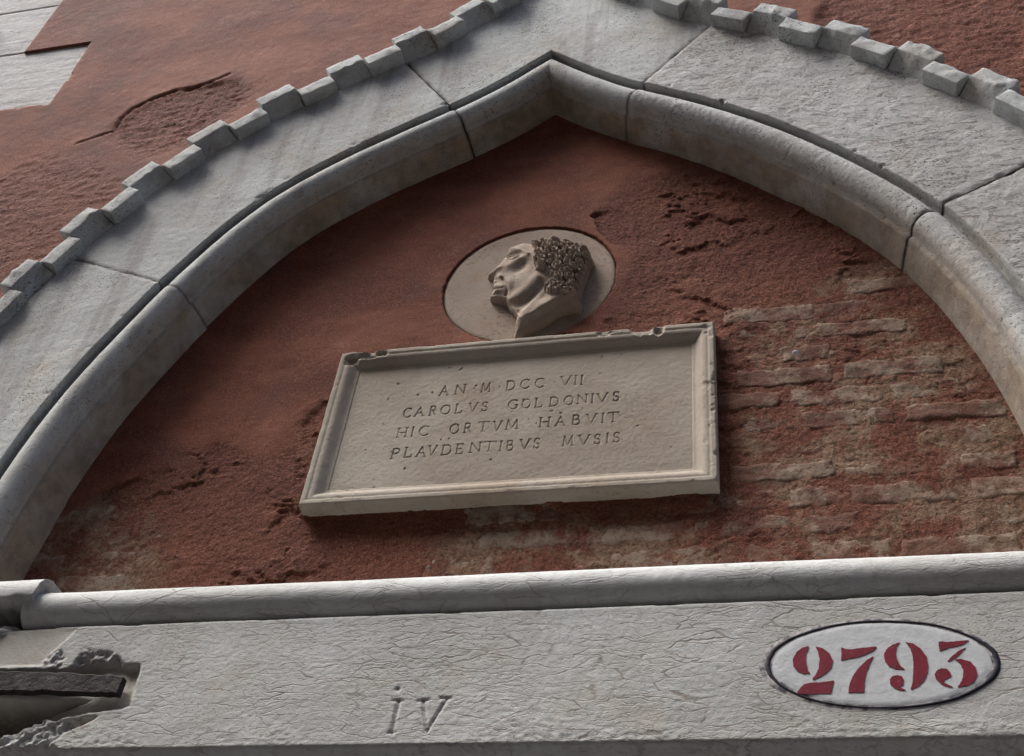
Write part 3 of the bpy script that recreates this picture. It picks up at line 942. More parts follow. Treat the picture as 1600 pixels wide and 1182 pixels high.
brk3 = at([(-200, 1190), (0, 1168), (40, 1162), (74, 1162), (100, 1180), (110, 1215), (-200, 1300)], YL)
patch = at([(-200, 975), (122, 980), (100, 1002), (62, 1040), (-200, 1046)], YL)
IVs = [([(623, 1095), (612, 1144)], 5.0), ([(614, 1095), (631, 1095)], 2.6), ([(606, 1145), (618, 1144)], 2.4), ([(622, 1077)], 6.0),
       ([(661, 1095), (667, 1142)], 5.0), ([(667, 1142), (698, 1092)], 3.2), ([(652, 1095), (671, 1094)], 2.4), ([(688, 1091), (706, 1091)], 2.6)]
PXM = 470.0

X, Z = field(Lx0, Lx1, LZ0, LZ1, 0.0034)
far = sst(((X - OVC[0]) / (OVA + 0.03)) ** 2 + ((Z - OVC[1]) / (OVB + 0.03)) ** 2, 0.9, 1.25)
h = (0.0020 * fbm(X * 3, Z * 4, 3, 7) + 0.0003 * ridged(X * 10, Z * 44, 4, 17) + 0.0007 * fbm(X * 70, Z * 110, 2, 27)) * (0.05 + 0.95 * far)
rz = sst(fbm(X * 3.0 + 2, Z * 6, 4, 57) - (Z - LZ0 - 0.06) * 3.0, 0.0, 0.25)
h += rz * 0.0016 * ridged(X * 30, Z * 90, 3, 67) * far
grime_shade = np.zeros_like(X)
for pts, wpx in IVs:
    P = at(pts, YL)
    wd = wpx / PXM * 0.52
    d = dline(X, Z, P)
    g_ = np.clip(1 - d / wd, 0, 1)
    h -= 0.0045 * g_ ** 0.8
    grime_shade = np.maximum(grime_shade, 0.12 * sst(g_, 0.05, 0.6))
wob = 0.008 * fbm(X * 16, Z * 16, 4, 37, 0.6)
pm = sst(sdf(X, Z, patch) + wob * 0.6, -0.004, 0.006)
h = h * (1 - pm) + pm * (-0.006 + 0.0012 * fbm(X * 12, Z * 12, 3, 3))
rough = 0.016 * ridged(X * 20, Z * 30, 4, 47) + 0.007 * fbm(X * 60, Z * 60, 3, 49)
for poly, dep in ((brk1, 0.014), (brk1b, 0.012), (brk2, 0.022)):
    m = sst(sdf(X, Z, poly) + wob, -0.004, 0.008)
    h = h * (1 - m) + m * (rough - dep)
nm = sst(sdf(X, Z, niche) + wob * 1.1 + 0.010 * fbm(X * 7, Z * 7, 3, 39), -0.003, 0.010)
h = h * (1 - nm) + nm * (-0.017 - 0.02 * sst(X, at((190, 1080), YL)[0, 0], at((60, 1080), YL)[0, 0]) + 0.006 * fbm(X * 14, Z * 14, 4, 5))
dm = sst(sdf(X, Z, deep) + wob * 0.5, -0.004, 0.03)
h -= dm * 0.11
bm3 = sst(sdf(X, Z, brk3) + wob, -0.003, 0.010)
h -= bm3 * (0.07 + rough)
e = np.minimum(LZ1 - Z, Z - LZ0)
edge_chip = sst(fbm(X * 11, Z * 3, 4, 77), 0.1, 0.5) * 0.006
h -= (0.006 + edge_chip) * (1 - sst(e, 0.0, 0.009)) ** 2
grime_shade = np.maximum(grime_shade, 0.6 * bm3 + 0.9 * dm)  # cavity: brown stain with shade under the bar painted in; broken corner darkened
mort = np.clip(np.maximum(np.maximum(nm, pm * 0.8), bm3), 0, 1)
V = np.stack([X.ravel(), YL - h.ravel(), Z.ravel()], 1); F = quads(*X.shape)
V, F, u = skirt(V, F, 0.25)
part('lintel_stone', mesh_of('lintel_stone', V, F, attrs=dict(grime_shade=np.r_[grime_shade.ravel(), np.zeros(len(u))], mortar=np.r_[mort.ravel(), np.zeros(len(u))])), CRACKED, lint)

# ------------------------------------------------------------------ iron bar in the niche
bp = at([(-60, 1047.5), (0, 1048.6), (60, 1049), (130, 1052), (194, 1056.5)], YL - 0.012)
bq = at([(-60, 1079), (0, 1080.5), (60, 1080.5), (130, 1082.5), (183, 1084.5)], YL - 0.012)
bm = bmesh.new(); rows = []
for i in range(25):
    t = i / 24 * 4; k = min(3, int(t)); f = t - k
    a = bp[k] * (1 - f) + bp[k + 1] * f; b = bq[k] * (1 - f) + bq[k + 1] * f
    j = lambda s_: float(0.0035 * perlin(np.array([i * 0.7]), np.array([s_ * 3.1]), 4)[0])
    rows.append([bm.verts.new((a[0], YL - 0.012 + j(1), a[1] + j(2))), bm.verts.new((a[0], YL + 0.008, a[1] + j(2))),
                 bm.verts.new((b[0], YL + 0.008, b[1] + j(3))), bm.verts.new((b[0], YL - 0.012 + j(4), b[1] + j(3)))])
for a, b in zip(rows[:-1], rows[1:]):
    for k in range(4): bm.faces.new((a[k], a[(k + 1) % 4], b[(k + 1) % 4], b[k]))
bm.faces.new(rows[0][::-1]); bm.faces.new(rows[-1])
bar = part('iron_bar', bm_mesh('iron_bar', bm, 0.003, 1), IRON, None, (float(bp[2, 0]), YL, float(bq[2, 1])))
bar['label'] = 'dark rusted iron bar set in the broken niche of the lintel'; bar['category'] = 'iron bar'; bar['kind'] = 'thing'

# ------------------------------------------------------------------ house number
hn = thing('house_number', (float(OVC[0]), YL, float(OVC[1] - OVB)), 'white painted oval with black outline and crimson stencilled number 2793', 'house number')
OFF = [0.0]


def wob_ell(th, k, seed, amp):
    return k + amp * fbm(np.cos(th) * 1.7 + 5, np.sin(th) * 1.7 + 3, 4, seed)


def oval_sheet(name, r0, r1, y, mat, seed, amp, shift=(0, 0), bulge=0.0):
    n, m = 160, (14 if r0 == 0 else 5)
    th = np.linspace(0, math.tau, n, endpoint=False)
    V = []; rr = np.linspace(0, 1, m)
    for f in rr:
        k0 = r0 if r0 == 0 else wob_ell(th, r0, seed, amp); k1 = wob_ell(th, r1, seed + 1, amp)
        k = k0 * (1 - f) + k1 * f
        x = OVC[0] + shift[0] + OVA * k * np.cos(th); z = OVC[1] + shift[1] + OVB * k * np.sin(th)
        yy = y - bulge * 0.0003 * fbm(x * 30, z * 40, 3, 5) + (0.0025 if (f == 1 or (f == 0 and r0 > 0)) else 0)
        V.append(np.stack([x, yy * np.ones(n), z], 1))
    V = np.concatenate(V)
    F = []
    for a in range(m - 1):
        k = np.arange(n); k2 = (k + 1) % n
        F.append(np.stack([a * n + k, (a + 1) * n + k, (a + 1) * n + k2, a * n + k2], 1))
    return part(name, mesh_of(name, V, np.concatenate(F)), mat, hn)


oval_sheet('older_paint', 0, 1.06, YL - 0.0010, OLDWHITE, 40, 0.035, (-0.006, 0.001))
oval_sheet('white_ground', 0, 0.965, YL - 0.0018, WHITE, 42, 0.01, bulge=1)
oval_sheet('black_outline', 0.932, 0.992, YL - 0.0024, BLACK, 44, 0.028)
DIG = {
    '2': [[(318, 262), (280, 270), (245, 295), (222, 340), (225, 380), (250, 410), (290, 425), (328, 422), (310, 400), (302, 360), (302, 310)],
          [(358, 262), (400, 272), (440, 300), (462, 345), (455, 385), (430, 415), (390, 440), (345, 460), (340, 455), (362, 425), (378, 390), (382, 340), (375, 295)],
          [(245, 545), (265, 512), (290, 487), (330, 478), (380, 476), (420, 472), (468, 465), (450, 542), (340, 545)]],
    '7': [[(512, 268), (540, 278), (570, 280), (640, 270), (725, 262), (700, 290), (640, 315), (590, 330), (550, 335), (512, 347)],
          [(703, 320), (660, 345), (615, 390), (580, 440), (560, 490), (553, 537), (648, 535), (650, 470), (660, 420), (680, 370)]],
    '9': [[(860, 238), (820, 250), (785, 275), (765, 310), (772, 350), (795, 380), (840, 398), (892, 398), (868, 380), (845, 345), (835, 300), (842, 265)],
          [(893, 236), (940, 245), (985, 275), (1018, 320), (1030, 370), (1025, 420), (1005, 465), (970, 500), (925, 518), (935, 480), (940, 430), (942, 370), (938, 320), (925, 275)],
          [(845, 432), (875, 440), (885, 462), (880, 490), (862, 505), (870, 512), (898, 520), (870, 525), (835, 515), (805, 490), (800, 460), (815, 440)]],
    '3': [[(1090, 235), (1110, 232), (1150, 236), (1272, 224), (1235, 250), (1190, 262), (1150, 270), (1097, 290)],
          [(1252, 270), (1215, 285), (1160, 330), (1145, 350), (1165, 345), (1210, 315)],
          [(1110, 392), (1140, 395), (1160, 415), (1170, 438), (1150, 450), (1125, 460), (1120, 475), (1150, 490), (1180, 503), (1155, 505), (1110, 488), (1075, 455), (1068, 425), (1082, 403)],
          [(1190, 338), (1230, 338), (1280, 352), (1312, 385), (1322, 430), (1305, 470), (1265, 495), (1205, 505), (1225, 475), (1238, 440), (1238, 400), (1220, 365)]]}
for ch, polys in DIG.items():
    bm = bmesh.new()
    for poly in polys:
        P = at(np.array(poly) / 3.8095 + [1180, 940], YL - 0.006)
        Q = resample(np.vstack([P, P[:1]]), 0.0025)[:-1]
        Q = Q + 0.0009 * np.stack([fbm(Q[:, 0] * 160, Q[:, 1] * 160, 2, 3), fbm(Q[:, 0] * 160 + 9, Q[:, 1] * 160, 2, 6)], 1)
        top = [bm.verts.new((q[0], YL - 0.0029, q[1])) for q in Q]
        bot = [bm.verts.new((q[0], YL - 0.0010, q[1])) for q in Q]
        bm.faces.new(top)
        n = len(Q)
        for k in range(n): bm.faces.new((top[k], bot[k], bot[(k + 1) % n], top[(k + 1) % n]))
    bm.normal_update()
    bmesh.ops.triangulate(bm, faces=[f for f in bm.faces if len(f.verts) > 4], ngon_method='EAR_CLIP')
    part('digit', bm_mesh('digit', bm), CRIMSON, hn)

# ------------------------------------------------------------------ inscribed plaque
PX0, PX1, PZ0, PZ1, YP = -0.526, 0.547, 3.546, 4.118, -0.052
plq = thing('inscribed_plaque', (0.01, YP, PZ0), 'framed stone plaque with four lines of carved Latin lettering', 'plaque')
BW = 0.066


def plaque_rough(x, z):
    return 0.0012 * fbm(x * 12, z * 12, 4, 201) + 0.0005 * fbm(x * 70, z * 70, 2, 203)


X, Z = field(PX0, PX1, PZ0, PZ1, 0.0030)
ex = np.minimum(X - PX0, PX1 - X); ez = np.minimum(Z - PZ0, PZ1 - Z)
t = np.minimum(ex, ez)
pt = np.array([(0, 0.044), (0.003, 0.049), (0.0165, 0.049), (0.018, 0.0465), (0.020, 0.0465), (0.025, 0.0475), (0.033, 0.0455), (0.040, 0.0405), (0.047, 0.034),
               (0.053, 0.0295), (0.057, 0.028), (0.0605, 0.028), (0.062, 0.0255), (0.075, 0.0255)])
h = np.interp(t, pt[:, 0], pt[:, 1]) + plaque_rough(X, Z)
rside = sst(X, PX1 - 0.07, PX1 - 0.02)
h -= sst(fbm(X * 22, Z * 22, 4, 205, 0.6), 0.12, 0.45) * (0.0005 + 0.0025 * rside) * sst(t, 0.05, 0.02)
h -= (0.002 + 0.0035 * rside) * sst(fbm(X * 18, Z * 18, 4, 207, 0.6) + 0.25 * sst(t, 0.012, 0.0), 0.30, 0.5) * sst(t, 0.02, 0.0)
for (px, py, rx, rz_, dep) in ((1003, 513, 0.040, 0.030, 0.016), (1030, 514, 0.02, 0.02, 0.010), (580, 552, 0.06, 0.022, 0.010), (548, 560, 0.03, 0.025, 0.012), (945, 519, 0.03, 0.014, 0.006)):
    c = at((px, py), YP)[0]
    h -= dep * sst(1 - np.hypot((X - c[0]) / rx, (Z - c[1]) / rz_) + 0.5 * fbm(X * 40, Z * 40, 3, 209), 0.1, 0.6)
keep = t <= 0.0648
V = np.stack([X.ravel(), -h.ravel(), Z.ravel()], 1); F = quads(*X.shape, keep=keep)
V, F, _ = compact(V, F)
V, F, _ = skirt(V, F, 0.01)
part('frame', mesh_of('frame', V, F), PLAQUE, plq)

# letters as strokes in a unit box (x right, y up)


def arc(cx, cy, rx, ry, a0, a1, n=14):
    t = np.radians(np.linspace(a0, a1, n))
    return [(cx + rx * math.cos(v), cy + ry * math.sin(v)) for v in t]


K, N_ = 1.0, 0.62    # thick and thin
SER = 0.45
GL = {
    'A': [([(0.06, 0), (0.5, 1)], N_), ([(0.5, 1), (0.94, 0)], K), ([(0.22, 0.36), (0.78, 0.36)], N_), ([(-0.04, 0), (0.18, 0)], SER), ([(0.82, 0), (1.06, 0)], SER)],
    'B': [([(0.15, 0), (0.15, 1)], K), ([(0.15, 1), (0.5, 1)] + arc(0.5, 0.77, 0.3, 0.23, 90, -90) + [(0.15, 0.54)], 0.8), ([(0.15, 0.54), (0.55, 0.54)] + arc(0.55, 0.27, 0.38, 0.27, 90, -90) + [(0.15, 0)], 0.85)],
    'C': [(arc(0.55, 0.5, 0.5, 0.5, 45, 315, 22), 0.9), ([(0.9, 0.98), (0.9, 0.78)], SER), ([(0.9, 0.02), (0.9, 0.2)], SER)],
    'D': [([(0.15, 0), (0.15, 1)], K), ([(0.15, 1), (0.45, 1)] + arc(0.45, 0.5, 0.5, 0.5, 90, -90, 18) + [(0.15, 0)], 0.85), ([(0, 0), (0.15, 0)], SER), ([(0, 1), (0.15, 1)], SER)],
    'E': [([(0.15, 0), (0.15, 1)], K), ([(0.0, 1), (0.85, 1)], N_), ([(0.15, 0.52), (0.7, 0.52)], N_), ([(0.0, 0), (0.9, 0)], N_), ([(0.85, 1), (0.85, 0.84)], SER), ([(0.9, 0), (0.9, 0.16)], SER)],
    'G': [(arc(0.55, 0.5, 0.5, 0.5, 45, 330, 22), 0.9), ([(0.92, 0.05), (0.92, 0.42)], K), ([(0.72, 0.42), (1.02, 0.42)], SER), ([(0.9, 0.98), (0.9, 0.78)], SER)],
    'H': [([(0.12, 0), (0.12, 1)], K), ([(0.88, 0), (0.88, 1)], K), ([(0.12, 0.52), (0.88, 0.52)], N_)] + [([(a - 0.12, b), (a + 0.12, b)], SER) for a in (0.12, 0.88) for b in (0, 1)],
    'I': [([(0.5, 0), (0.5, 1)], K), ([(0.1, 0), (0.9, 0)], SER), ([(0.1, 1), (0.9, 1)], SER)],
    'L': [([(0.15, 0), (0.15, 1)], K), ([(0.0, 0), (0.92, 0)], N_), ([(0.92, 0), (0.92, 0.2)], SER), ([(0.0, 1), (0.32, 1)], SER)],
    'M': [([(0.08, 0), (0.16, 1)], N_), ([(0.16, 1), (0.5, 0.1)], K), ([(0.5, 0.1), (0.84, 1)], N_), ([(0.84, 1), (0.93, 0)], K), ([(0, 0), (0.18, 0)], SER), ([(0.82, 0), (1.03, 0)], SER)],
    'N': [([(0.12, 0), (0.12, 1)], N_), ([(0.12, 1), (0.88, 0)], K), ([(0.88, 0), (0.88, 1)], N_), ([(0, 0), (0.26, 0)], SER), ([(0.74, 1), (1.0, 1)], SER)],
    'O': [(arc(0.5, 0.5, 0.5, 0.5, 0, 360, 26), 0.85)],
    'P': [([(0.15, 0), (0.15, 1)], K), ([(0.15, 1), (0.55, 1)] + arc(0.55, 0.74, 0.36, 0.26, 90, -90) + [(0.15, 0.48)], 0.8), ([(0, 0), (0.34, 0)], SER)],
    'R': [([(0.15, 0), (0.15, 1)], K), ([(0.15, 1), (0.5, 1)] + arc(0.5, 0.76, 0.34, 0.24, 90, -90) + [(0.15, 0.52)], 0.8), ([(0.5, 0.52), (0.98, 0)], K), ([(0, 0), (0.32, 0)], SER)],
    'S': [(arc(0.5, 0.75, 0.36, 0.25, 35, 270, 14) + arc(0.5, 0.25, 0.4, 0.25, 90, -145, 14), 0.9), ([(0.86, 0.98), (0.84, 0.8)], SER), ([(0.1, 0.02), (0.12, 0.22)], SER)],
    'T': [([(0.5, 0), (0.5, 1)], K), ([(0.0, 1), (1.0, 1)], N_), ([(0.0, 1), (0.0, 0.84)], SER), ([(1.0, 1), (1.0, 0.84)], SER), ([(0.34, 0), (0.66, 0)], SER)],
    'V': [([(0.06, 1), (0.5, 0)], K), ([(0.5, 0), (0.94, 1)], N_), ([(-0.05, 1), (0.2, 1)], SER), ([(0.82, 1), (1.06, 1)], SER)],
    '.': [([(0.5, 0.45)], 1.2)],
}
LINES = [
    ((400, 186), (1250, 119), 55, [('A', 375, 440), ('N', 468, 545), ('.', 575, 595), ('M', 628, 698), ('.', 730, 750), ('D', 780, 848), ('C', 868, 935), ('C', 957, 1025), ('.', 1065, 1085), ('V', 1112, 1190), ('I', 1198, 1226), ('I', 1236, 1262)]),
    ((180, 320), (1460, 221), 54, [('C', 152, 212), ('A', 222, 290), ('R', 313, 362), ('O', 383, 448), ('L', 470, 522), ('V', 552, 616), ('S', 630, 680), ('G', 793, 862), ('O', 880, 940), ('L', 958, 1015),
                                   ('D', 1045, 1112), ('O', 1138, 1200), ('N', 1213, 1290), ('I', 1300, 1328), ('V', 1336, 1412), ('S', 1433, 1484)]),
    ((145, 443), (1440, 349), 57, [('H', 113, 188), ('I', 200, 226), ('C', 247, 322), ('O', 438, 502), ('R', 523, 578), ('T', 610, 685), ('V', 700, 765), ('M', 778, 868), ('.', 958, 975), ('H', 983, 1062), ('A', 1082, 1153), ('B', 1183, 1245),
                                   ('V', 1270, 1345), ('I', 1365, 1392), ('T', 1403, 1480)]),
    ((110, 570), (1460, 474), 59, [('P', 78, 140), ('L', 158, 218), ('A', 232, 304), ('V', 303, 366), ('D', 384, 458), ('E', 474, 532), ('N', 556, 640), ('T', 642, 728), ('I', 740, 768), ('B', 783, 838), ('V', 862, 938), ('S', 948, 1000),
                                   ('M', 1126, 1204), ('V', 1222, 1304), ('S', 1318, 1372), ('I', 1393, 1420), ('S', 1434, 1490)])]
YI = -0.0255
IX0, IX1, IZ0, IZ1 = PX0 + 0.063, PX1 - 0.063, PZ0 + 0.063, PZ1 - 0.063
X, Z = field(IX0, IX1, IZ0, IZ1, 0.0015)
h = 0.0255 + plaque_rough(X, Z)
carve = np.zeros_like(X)
xs, zs = X[:, 0], Z[0]
for (b0, b1, hp, letters) in LINES:
    for ch, xa, xb in letters:
        lean = 0.20 * hp
        def base_at(xz):
            return b0[1] + (b1[1] - b0[1]) * (xz - b0[0]) / (b1[0] - b0[0])
        xr = xb - (lean if ch not in '.' else 0)
        P0 = at(np.array([(xa, base_at(xa))]) / 3.902 + [590, 570], YI)[0]
        P1 = at(np.array([(xr, base_at(xr))]) / 3.902 + [590, 570], YI)[0]
        P2 = at(np.array([(xa + lean, base_at(xa) - hp)]) / 3.902 + [590, 570], YI)[0]
        wv = P1 - P0; hv = np.array([0.0, P2[1] - P0[1]])
        m = 0.02
        i0, i1 = np.searchsorted(xs, [min(P0[0], P1[0]) - m, max(P0[0], P1[0]) + m]); k0, k1 = np.searchsorted(zs, [min(P0[1], P1[1]) - m, P2[1] + m])
        sx, sz = X[i0:i1, k0:k1], Z[i0:i1, k0:k1]
        jit = random.uniform(-0.0008, 0.0008)
        fade = random.uniform(0.45, 0.95)
        for pts, wd in GL[ch]:
            W = np.array([P0 + wv * a + hv * b + [0, jit] for a, b in pts])
            d = dline(sx, sz, W) + 0.0004 * fbm(sx * 200, sz * 200, 2, 3)
            g_ = np.clip(1 - d / (0.0024 * (0.45 + 0.55 * wd)), 0, 1) * fade
            carve[i0:i1, k0:k1] = np.maximum(carve[i0:i1, k0:k1], g_)
for (zx, zy) in ((245, 185), (335, 170), (600, 130), (125, 118), (690, 580)):
    c = at(np.array([(zx, zy)]) / 3.902 + [590, 570], YI)[0]
    carve = np.maximum(carve, np.clip(1 - np.hypot(X - c[0], Z - c[1]) / 0.004, 0, 1))
h -= 0.0034 * carve ** 0.7
pitn = sst(fbm(X * 40, Z * 40, 3, 211), 0.42, 0.6) * sst(fbm(X * 5, Z * 5, 2, 213), 0.0, 0.3)
h -= 0.002 * pitn
V = np.stack([X.ravel(), -h.ravel(), Z.ravel()], 1)
part('panel', mesh_of('panel', V, quads(*X.shape), attrs=dict(grime_shade=np.clip(0.62 * sst(carve, 0.05, 0.7) + 0.3 * pitn, 0, 1))), PLAQUE, plq)

# ------------------------------------------------------------------ portrait medallion
med = thing('portrait_medallion', (MED_C[0], 0.0, MED_C[1] - MED_R), 'round stone medallion with a curly haired man in left profile', 'medallion')
X, Z = field(MED_C[0] - MED_R, MED_C[0] + MED_R, MED_C[1] - MED_R, MED_C[1] + MED_R, 0.004)
rad = np.hypot(X - MED_C[0], Z - MED_C[1])
h = 0.001 * fbm(X * 14, Z * 14, 4, 221) - 0.002 * sst(rad, MED_R - 0.008, MED_R)
n, m = 128, 34
th = np.linspace(0, math.tau, n, endpoint=False)
V = []
for f in np.linspace(0, 1, m):
    x = MED_C[0] + MED_R * f * np.cos(th); z = MED_C[1] + MED_R * f * np.sin(th)
    y = -0.0035 - 0.0012 * fbm(x * 14, z * 14, 4, 221) + (0.002 if f == 1 else 0)
    V.append(np.stack([x, y * np.ones(n), z], 1))
V.append(np.stack([x, np.full(n, 0.055), z], 1))
F = []
k = np.arange(n); k2 = (k + 1) % n
for a in range(m): F.append(np.stack([a * n + k, (a + 1) * n + k, (a + 1) * n + k2, a * n + k2], 1))
part('disc', mesh_of('disc', np.concatenate(V), np.concatenate(F)), RELIEF, med)

YM = -0.045
Z2P = lambda pts: np.array(pts, float) / 5.3333 + [680, 340]
FACE = [(735, 200), (690, 218), (650, 240), (618, 268), (596, 295), (574, 318), (570, 345), (566, 372), (548, 398), (520, 428), (490, 458), (458, 484), (438, 498), (436, 514), (450, 530),
        (478, 540), (494, 548), (484, 562), (474, 580), (477, 594), (485, 602), (478, 614), (478, 632), (480, 644), (469, 656), (460, 674), (458, 694), (468, 714), (500, 726), (560, 736), (602, 748),
        (612, 775), (636, 806), (668, 838), (694, 868), (676, 924), (650, 964), (626, 996),
        (680, 942), (740, 900), (800, 862), (860, 826), (920, 792), (970, 758), (1020, 724), (1070, 702), (1130, 690), (1196, 694),
        (1212, 660), (1196, 610), (1206, 545), (1240, 480), (1268, 400), (1306, 305), (1280, 240), (1215, 205), (1130, 185), (1060, 168), (1000, 158), (900, 170), (820, 190)]
HAIR = [(800, 222), (838, 196), (905, 168), (1000, 158), (1060, 168), (1130, 185), (1215, 205), (1280, 240), (1306, 305), (1268, 400), (1240, 480), (1206, 545), (1190, 600), (1060, 590), (1000, 560), (960, 505),
        (925, 470), (880, 455), (835, 430), (822, 385), (832, 330), (826, 270)]
TAIL = [(935, 545), (1010, 540), (1100, 580), (1190, 600), (1212, 655), (1180, 668), (1080, 664), (1030, 652), (935, 640), (915, 595)]
NECK = [(600, 748), (700, 715), (790, 655), (850, 600), (890, 545), (960, 560), (950, 640), (1040, 664), (1196, 694), (1130, 690), (1070, 702), (1020, 724), (920, 792), (800, 862), (680, 942), (626, 996), (694, 868)]
fy = np.interp(np.arange(len(FACE)), [0, 4, 8, 12, 13, 14, 16, 17, 19, 20, 21, 23, 25, 27, 28, 30, 31, 34, 36, 37, 46, 52, len(FACE) - 1],
               [-0.035, -0.028, -0.022, -0.014, -0.006, -0.001, -0.001, -0.009, -0.011, -0.008, -0.012, -0.009, -0.012, -0.004, -0.001, -0.001, -0.003, -0.006, -0.030, -0.055, -0.058, -0.048, -0.045])
fp = np.concatenate([at(Z2P([q]), y) for q, y in zip(FACE, fy)])
x0, z0 = fp.min(0) - 0.006; x1, z1 = fp.max(0) + 0.006
X, Z = field(x0, x1, z0, z1, 0.0010)
sd_ = sdf(X, Z, fp)
dome = np.sqrt(np.clip(1 - (1 - np.clip(sd_ / 0.075, 0, 1)) ** 2, 0, 1))
wall = np.sqrt(np.clip(1 - (1 - np.clip(sd_ / 0.009, 0, 1)) ** 2, 0, 1))
u_, v_ = proj(X, -(0.010 * wall + 0.034 * dome), Z)
zx = ((u_ - 680) * 5.3333).reshape(X.shape); zy = ((v_ - 340) * 5.3333).reshape(X.shape)


def gau(cx, cy, rx, ry, a, rot=0):
    c, s = math.cos(math.radians(rot)), math.sin(math.radians(rot))
    dx, dy = zx - cx, zy - cy
    return a * np.exp(-((c * dx + s * dy) / rx) ** 2 - ((-s * dx + c * dy) / ry) ** 2)


def lin(pts, wd, a):
    return a * np.exp(-(dline(zx, zy, pts) / wd) ** 2)


frontal = np.exp(-(np.clip(zx - 430, 0, None) / 170) ** 2) * sst(zy, 730, 640)
h = 0.018 * wall * (1 - 0.50 * frontal) + 0.036 * dome
nk = sst(sdf(zx, zy, NECK), -34, 34)
cut = dline(zx, zy, [(626, 996), (680, 942), (800, 862), (920, 792), (1020, 724), (1070, 702), (1130, 690), (1196, 694)])
neck_h = 0.019 * wall + 0.018 * dome + 0.024 * np.exp(-(cut / 110) ** 2)
h = h * (1 - nk) + nk * neck_h
fm = 1 - nk
h += fm * (lin([(566, 326), (598, 298), (650, 286), (720, 296), (780, 322)], 17, 0.0062) + gau(640, 334, 60, 26, -0.0120) + gau(650, 346, 34, 17, 0.0090)
           + lin([(596, 344), (630, 327), (668, 327), (702, 341)], 5.5, 0.0055) + lin([(610, 368), (650, 372), (696, 352)], 6, 0.0040) + lin([(602, 355), (650, 350), (692, 346)], 3.5, -0.0025)
           + lin([(590, 440), (650, 392), (760, 342)], 28, 0.0060) + gau(705, 440, 66, 34, -0.0085, -30) + gau(740, 395, 30, 22, -0.004)
           + lin([(588, 372), (545, 428), (466, 496)], 26, 0.0085) + gau(540, 504, 22, 22, 0.0065) + gau(512, 522, 12, 6, -0.0045)
           + lin([(562, 516), (594, 570), (606, 620), (592, 662)], 12, -0.0060) + gau(628, 560, 36, 50, 0.0040)
           + lin([(474, 600), (520, 597), (566, 590)], 6, -0.0050) + gau(512, 576, 36, 13, 0.0035) + gau(516, 618, 36, 16, 0.0032) + lin([(480, 650), (534, 650)], 12, -0.0015)
           + gau(508, 680, 42, 36, 0.0050) + lin([(510, 716), (600, 708), (690, 668), (780, 596), (850, 520)], 34, 0.0055) + gau(720, 560, 90, 50, 0.004, -35)
           + gau(640, 250, 60, 30, 0.004, -35) + gau(770, 300, 40, 40, -0.004))
h += gau(885, 432, 34, 24, 0.010, -30) + gau(872, 438, 12, 9, -0.007) + lin([(850, 455), (905, 448), (935, 400)], 9, 0.005)
h += nk * (lin([(940, 560), (850, 680), (760, 800), (715, 870)], 28, 0.0065) + lin([(700, 800), (720, 860)], 14, -0.005) + gau(650, 790, 26, 40, 0.004) + gau(860, 740, 60, 50, 0.004, -35))
h += 0.0006 * fbm(X * 50, Z * 50, 3, 5)
# chiselled locks: every curl is a small swirl of ridges round its own centre
hp_w = at(Z2P(HAIR), YM); tp_w = at(Z2P(TAIL), YM)
hs = np.maximum(sdf(X, Z, hp_w), sdf(X, Z, tp_w)) + 0.006 * fbm(X * 45, Z * 45, 3, 77)
hm = sst(hs, -0.002, 0.005)
r2 = random.Random(8)
cl = []
tries = 0
while len(cl) < 60 and tries < 12000:
    tries += 1
    zone = hp_w if r2.random() < 0.78 else tp_w
    lo_, hi_ = zone.min(0), zone.max(0)
    c = np.array([r2.uniform(lo_[0], hi_[0]), r2.uniform(lo_[1], hi_[1])])
    if sdf(np.array([c[0]]), np.array([c[1]]), zone)[0] < 0.002: continue
    R = r2.choice([0.012, 0.014, 0.016, 0.018]) * r2.uniform(0.9, 1.1) * (1.0 if zone is hp_w else 0.75)
    if any(np.hypot(*(c - o[0])) < 0.80 * (R + o[1]) for o in cl): continue
    cl.append((c, R))
lock = np.zeros_like(X); best = np.full(X.shape, 1e9); second = np.full(X.shape, 1e9)
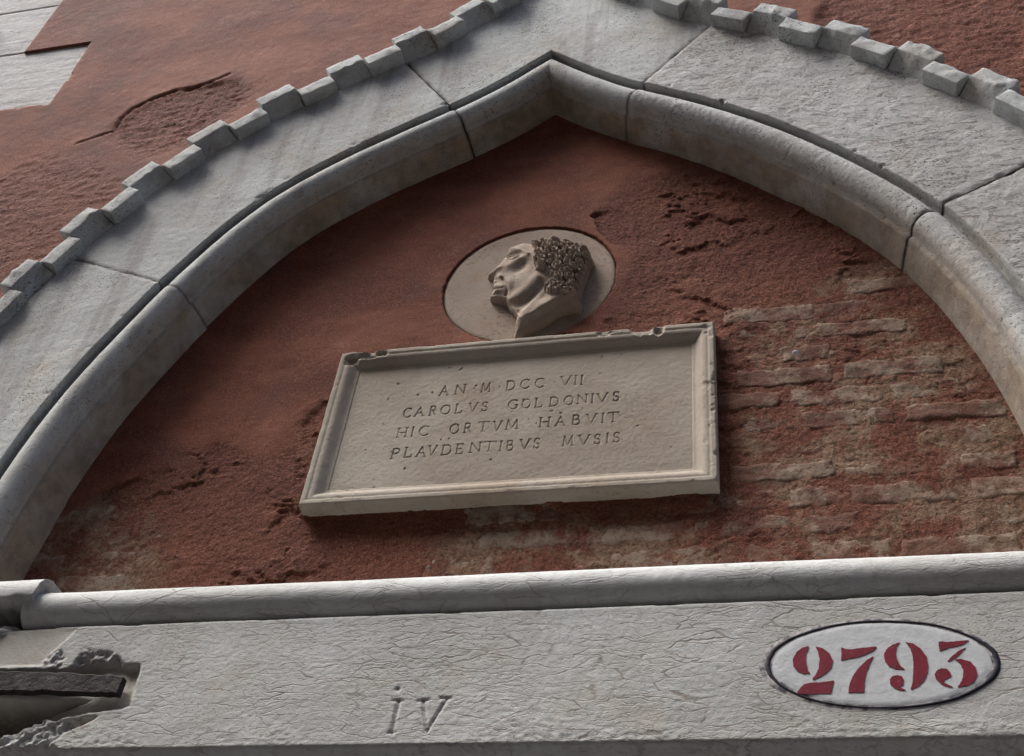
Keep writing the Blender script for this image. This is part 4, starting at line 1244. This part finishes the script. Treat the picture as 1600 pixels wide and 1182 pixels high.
for c, R in cl:
    sg = r2.choice((-1, 1)); ph = r2.uniform(0, math.tau); el = r2.uniform(0.62, 1.0); ro = r2.uniform(-0.9, 0.9); tall = r2.uniform(0.009, 0.017); fq = r2.uniform(0.0095, 0.0125)
    dx = X - c[0]; dz = Z - c[1]
    u = (dx * math.cos(ro) + dz * math.sin(ro)); v = (-dx * math.sin(ro) + dz * math.cos(ro)) / el
    r = np.hypot(u, v); q = r / R
    th_ = np.arctan2(v, u)
    rg = 0.5 + 0.5 * np.cos(math.tau * r / fq + sg * th_ + ph)
    val = tall * (1 - 0.45 * np.clip(q, 0, 1.4) ** 2) + 0.0060 * rg
    sel = q < best
    second = np.where(sel, best, np.minimum(second, q))
    lock = np.where(sel, val, lock); best = np.minimum(best, q)
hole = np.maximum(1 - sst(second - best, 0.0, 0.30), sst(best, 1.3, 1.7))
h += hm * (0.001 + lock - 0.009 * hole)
gr = np.clip(hm * (0.55 * hole + 0.10), 0, 0.8)  # deep shade between the locks put into the colour along with grime
Vh = np.stack([X.ravel(), -np.maximum(h, 0.003).ravel(), Z.ravel()], 1)
inside = (sd_ + 0.005 * hm * fbm(X * 38, Z * 38, 3, 79)) > -0.0002
F = quads(*X.shape, keep=inside)
onhair = (hm.ravel() > 0.5)[F].all(1)


def half(F_):
    V_, F2, A_ = compact(Vh, F_, dict(grime_shade=gr))
    V_, F2, u_k = skirt(V_, F2, 0.004)
    A_['grime_shade'] = np.r_[A_['grime_shade'], A_['grime_shade'][u_k]]
    return V_, F2, A_


V, F1, A = half(F[~onhair])
head = part('portrait_head', mesh_of('portrait_head', V, F1, attrs=A), RELIEF, med)
V, F1, A = half(F[onhair])
part('hair', mesh_of('hair', V, F1, attrs=A), RELIEF, head)

# ------------------------------------------------------------------ small things
pc = at((1243.5, 553.5), -0.02)[0]
bm = bmesh.new()
bmesh.ops.create_icosphere(bm, subdivisions=2, radius=0.0085)
for v in bm.verts:
    v.co.z *= 0.6; v.co.x *= 1.1
    v.co += Vector((pc[0], -0.024, pc[1]))
me = bm_mesh('pebble', bm)
for pl in me.polygons: pl.use_smooth = True
pb = part('pebble', me, WHITE, None, (float(pc[0]), -0.018, float(pc[1])))
pb['label'] = 'small white pebble stuck in the worn brick wall right of the plaque'; pb['category'] = 'pebble'; pb['kind'] = 'thing'

for o in bpy.data.objects:
    if '_b' in o: del o['_b']
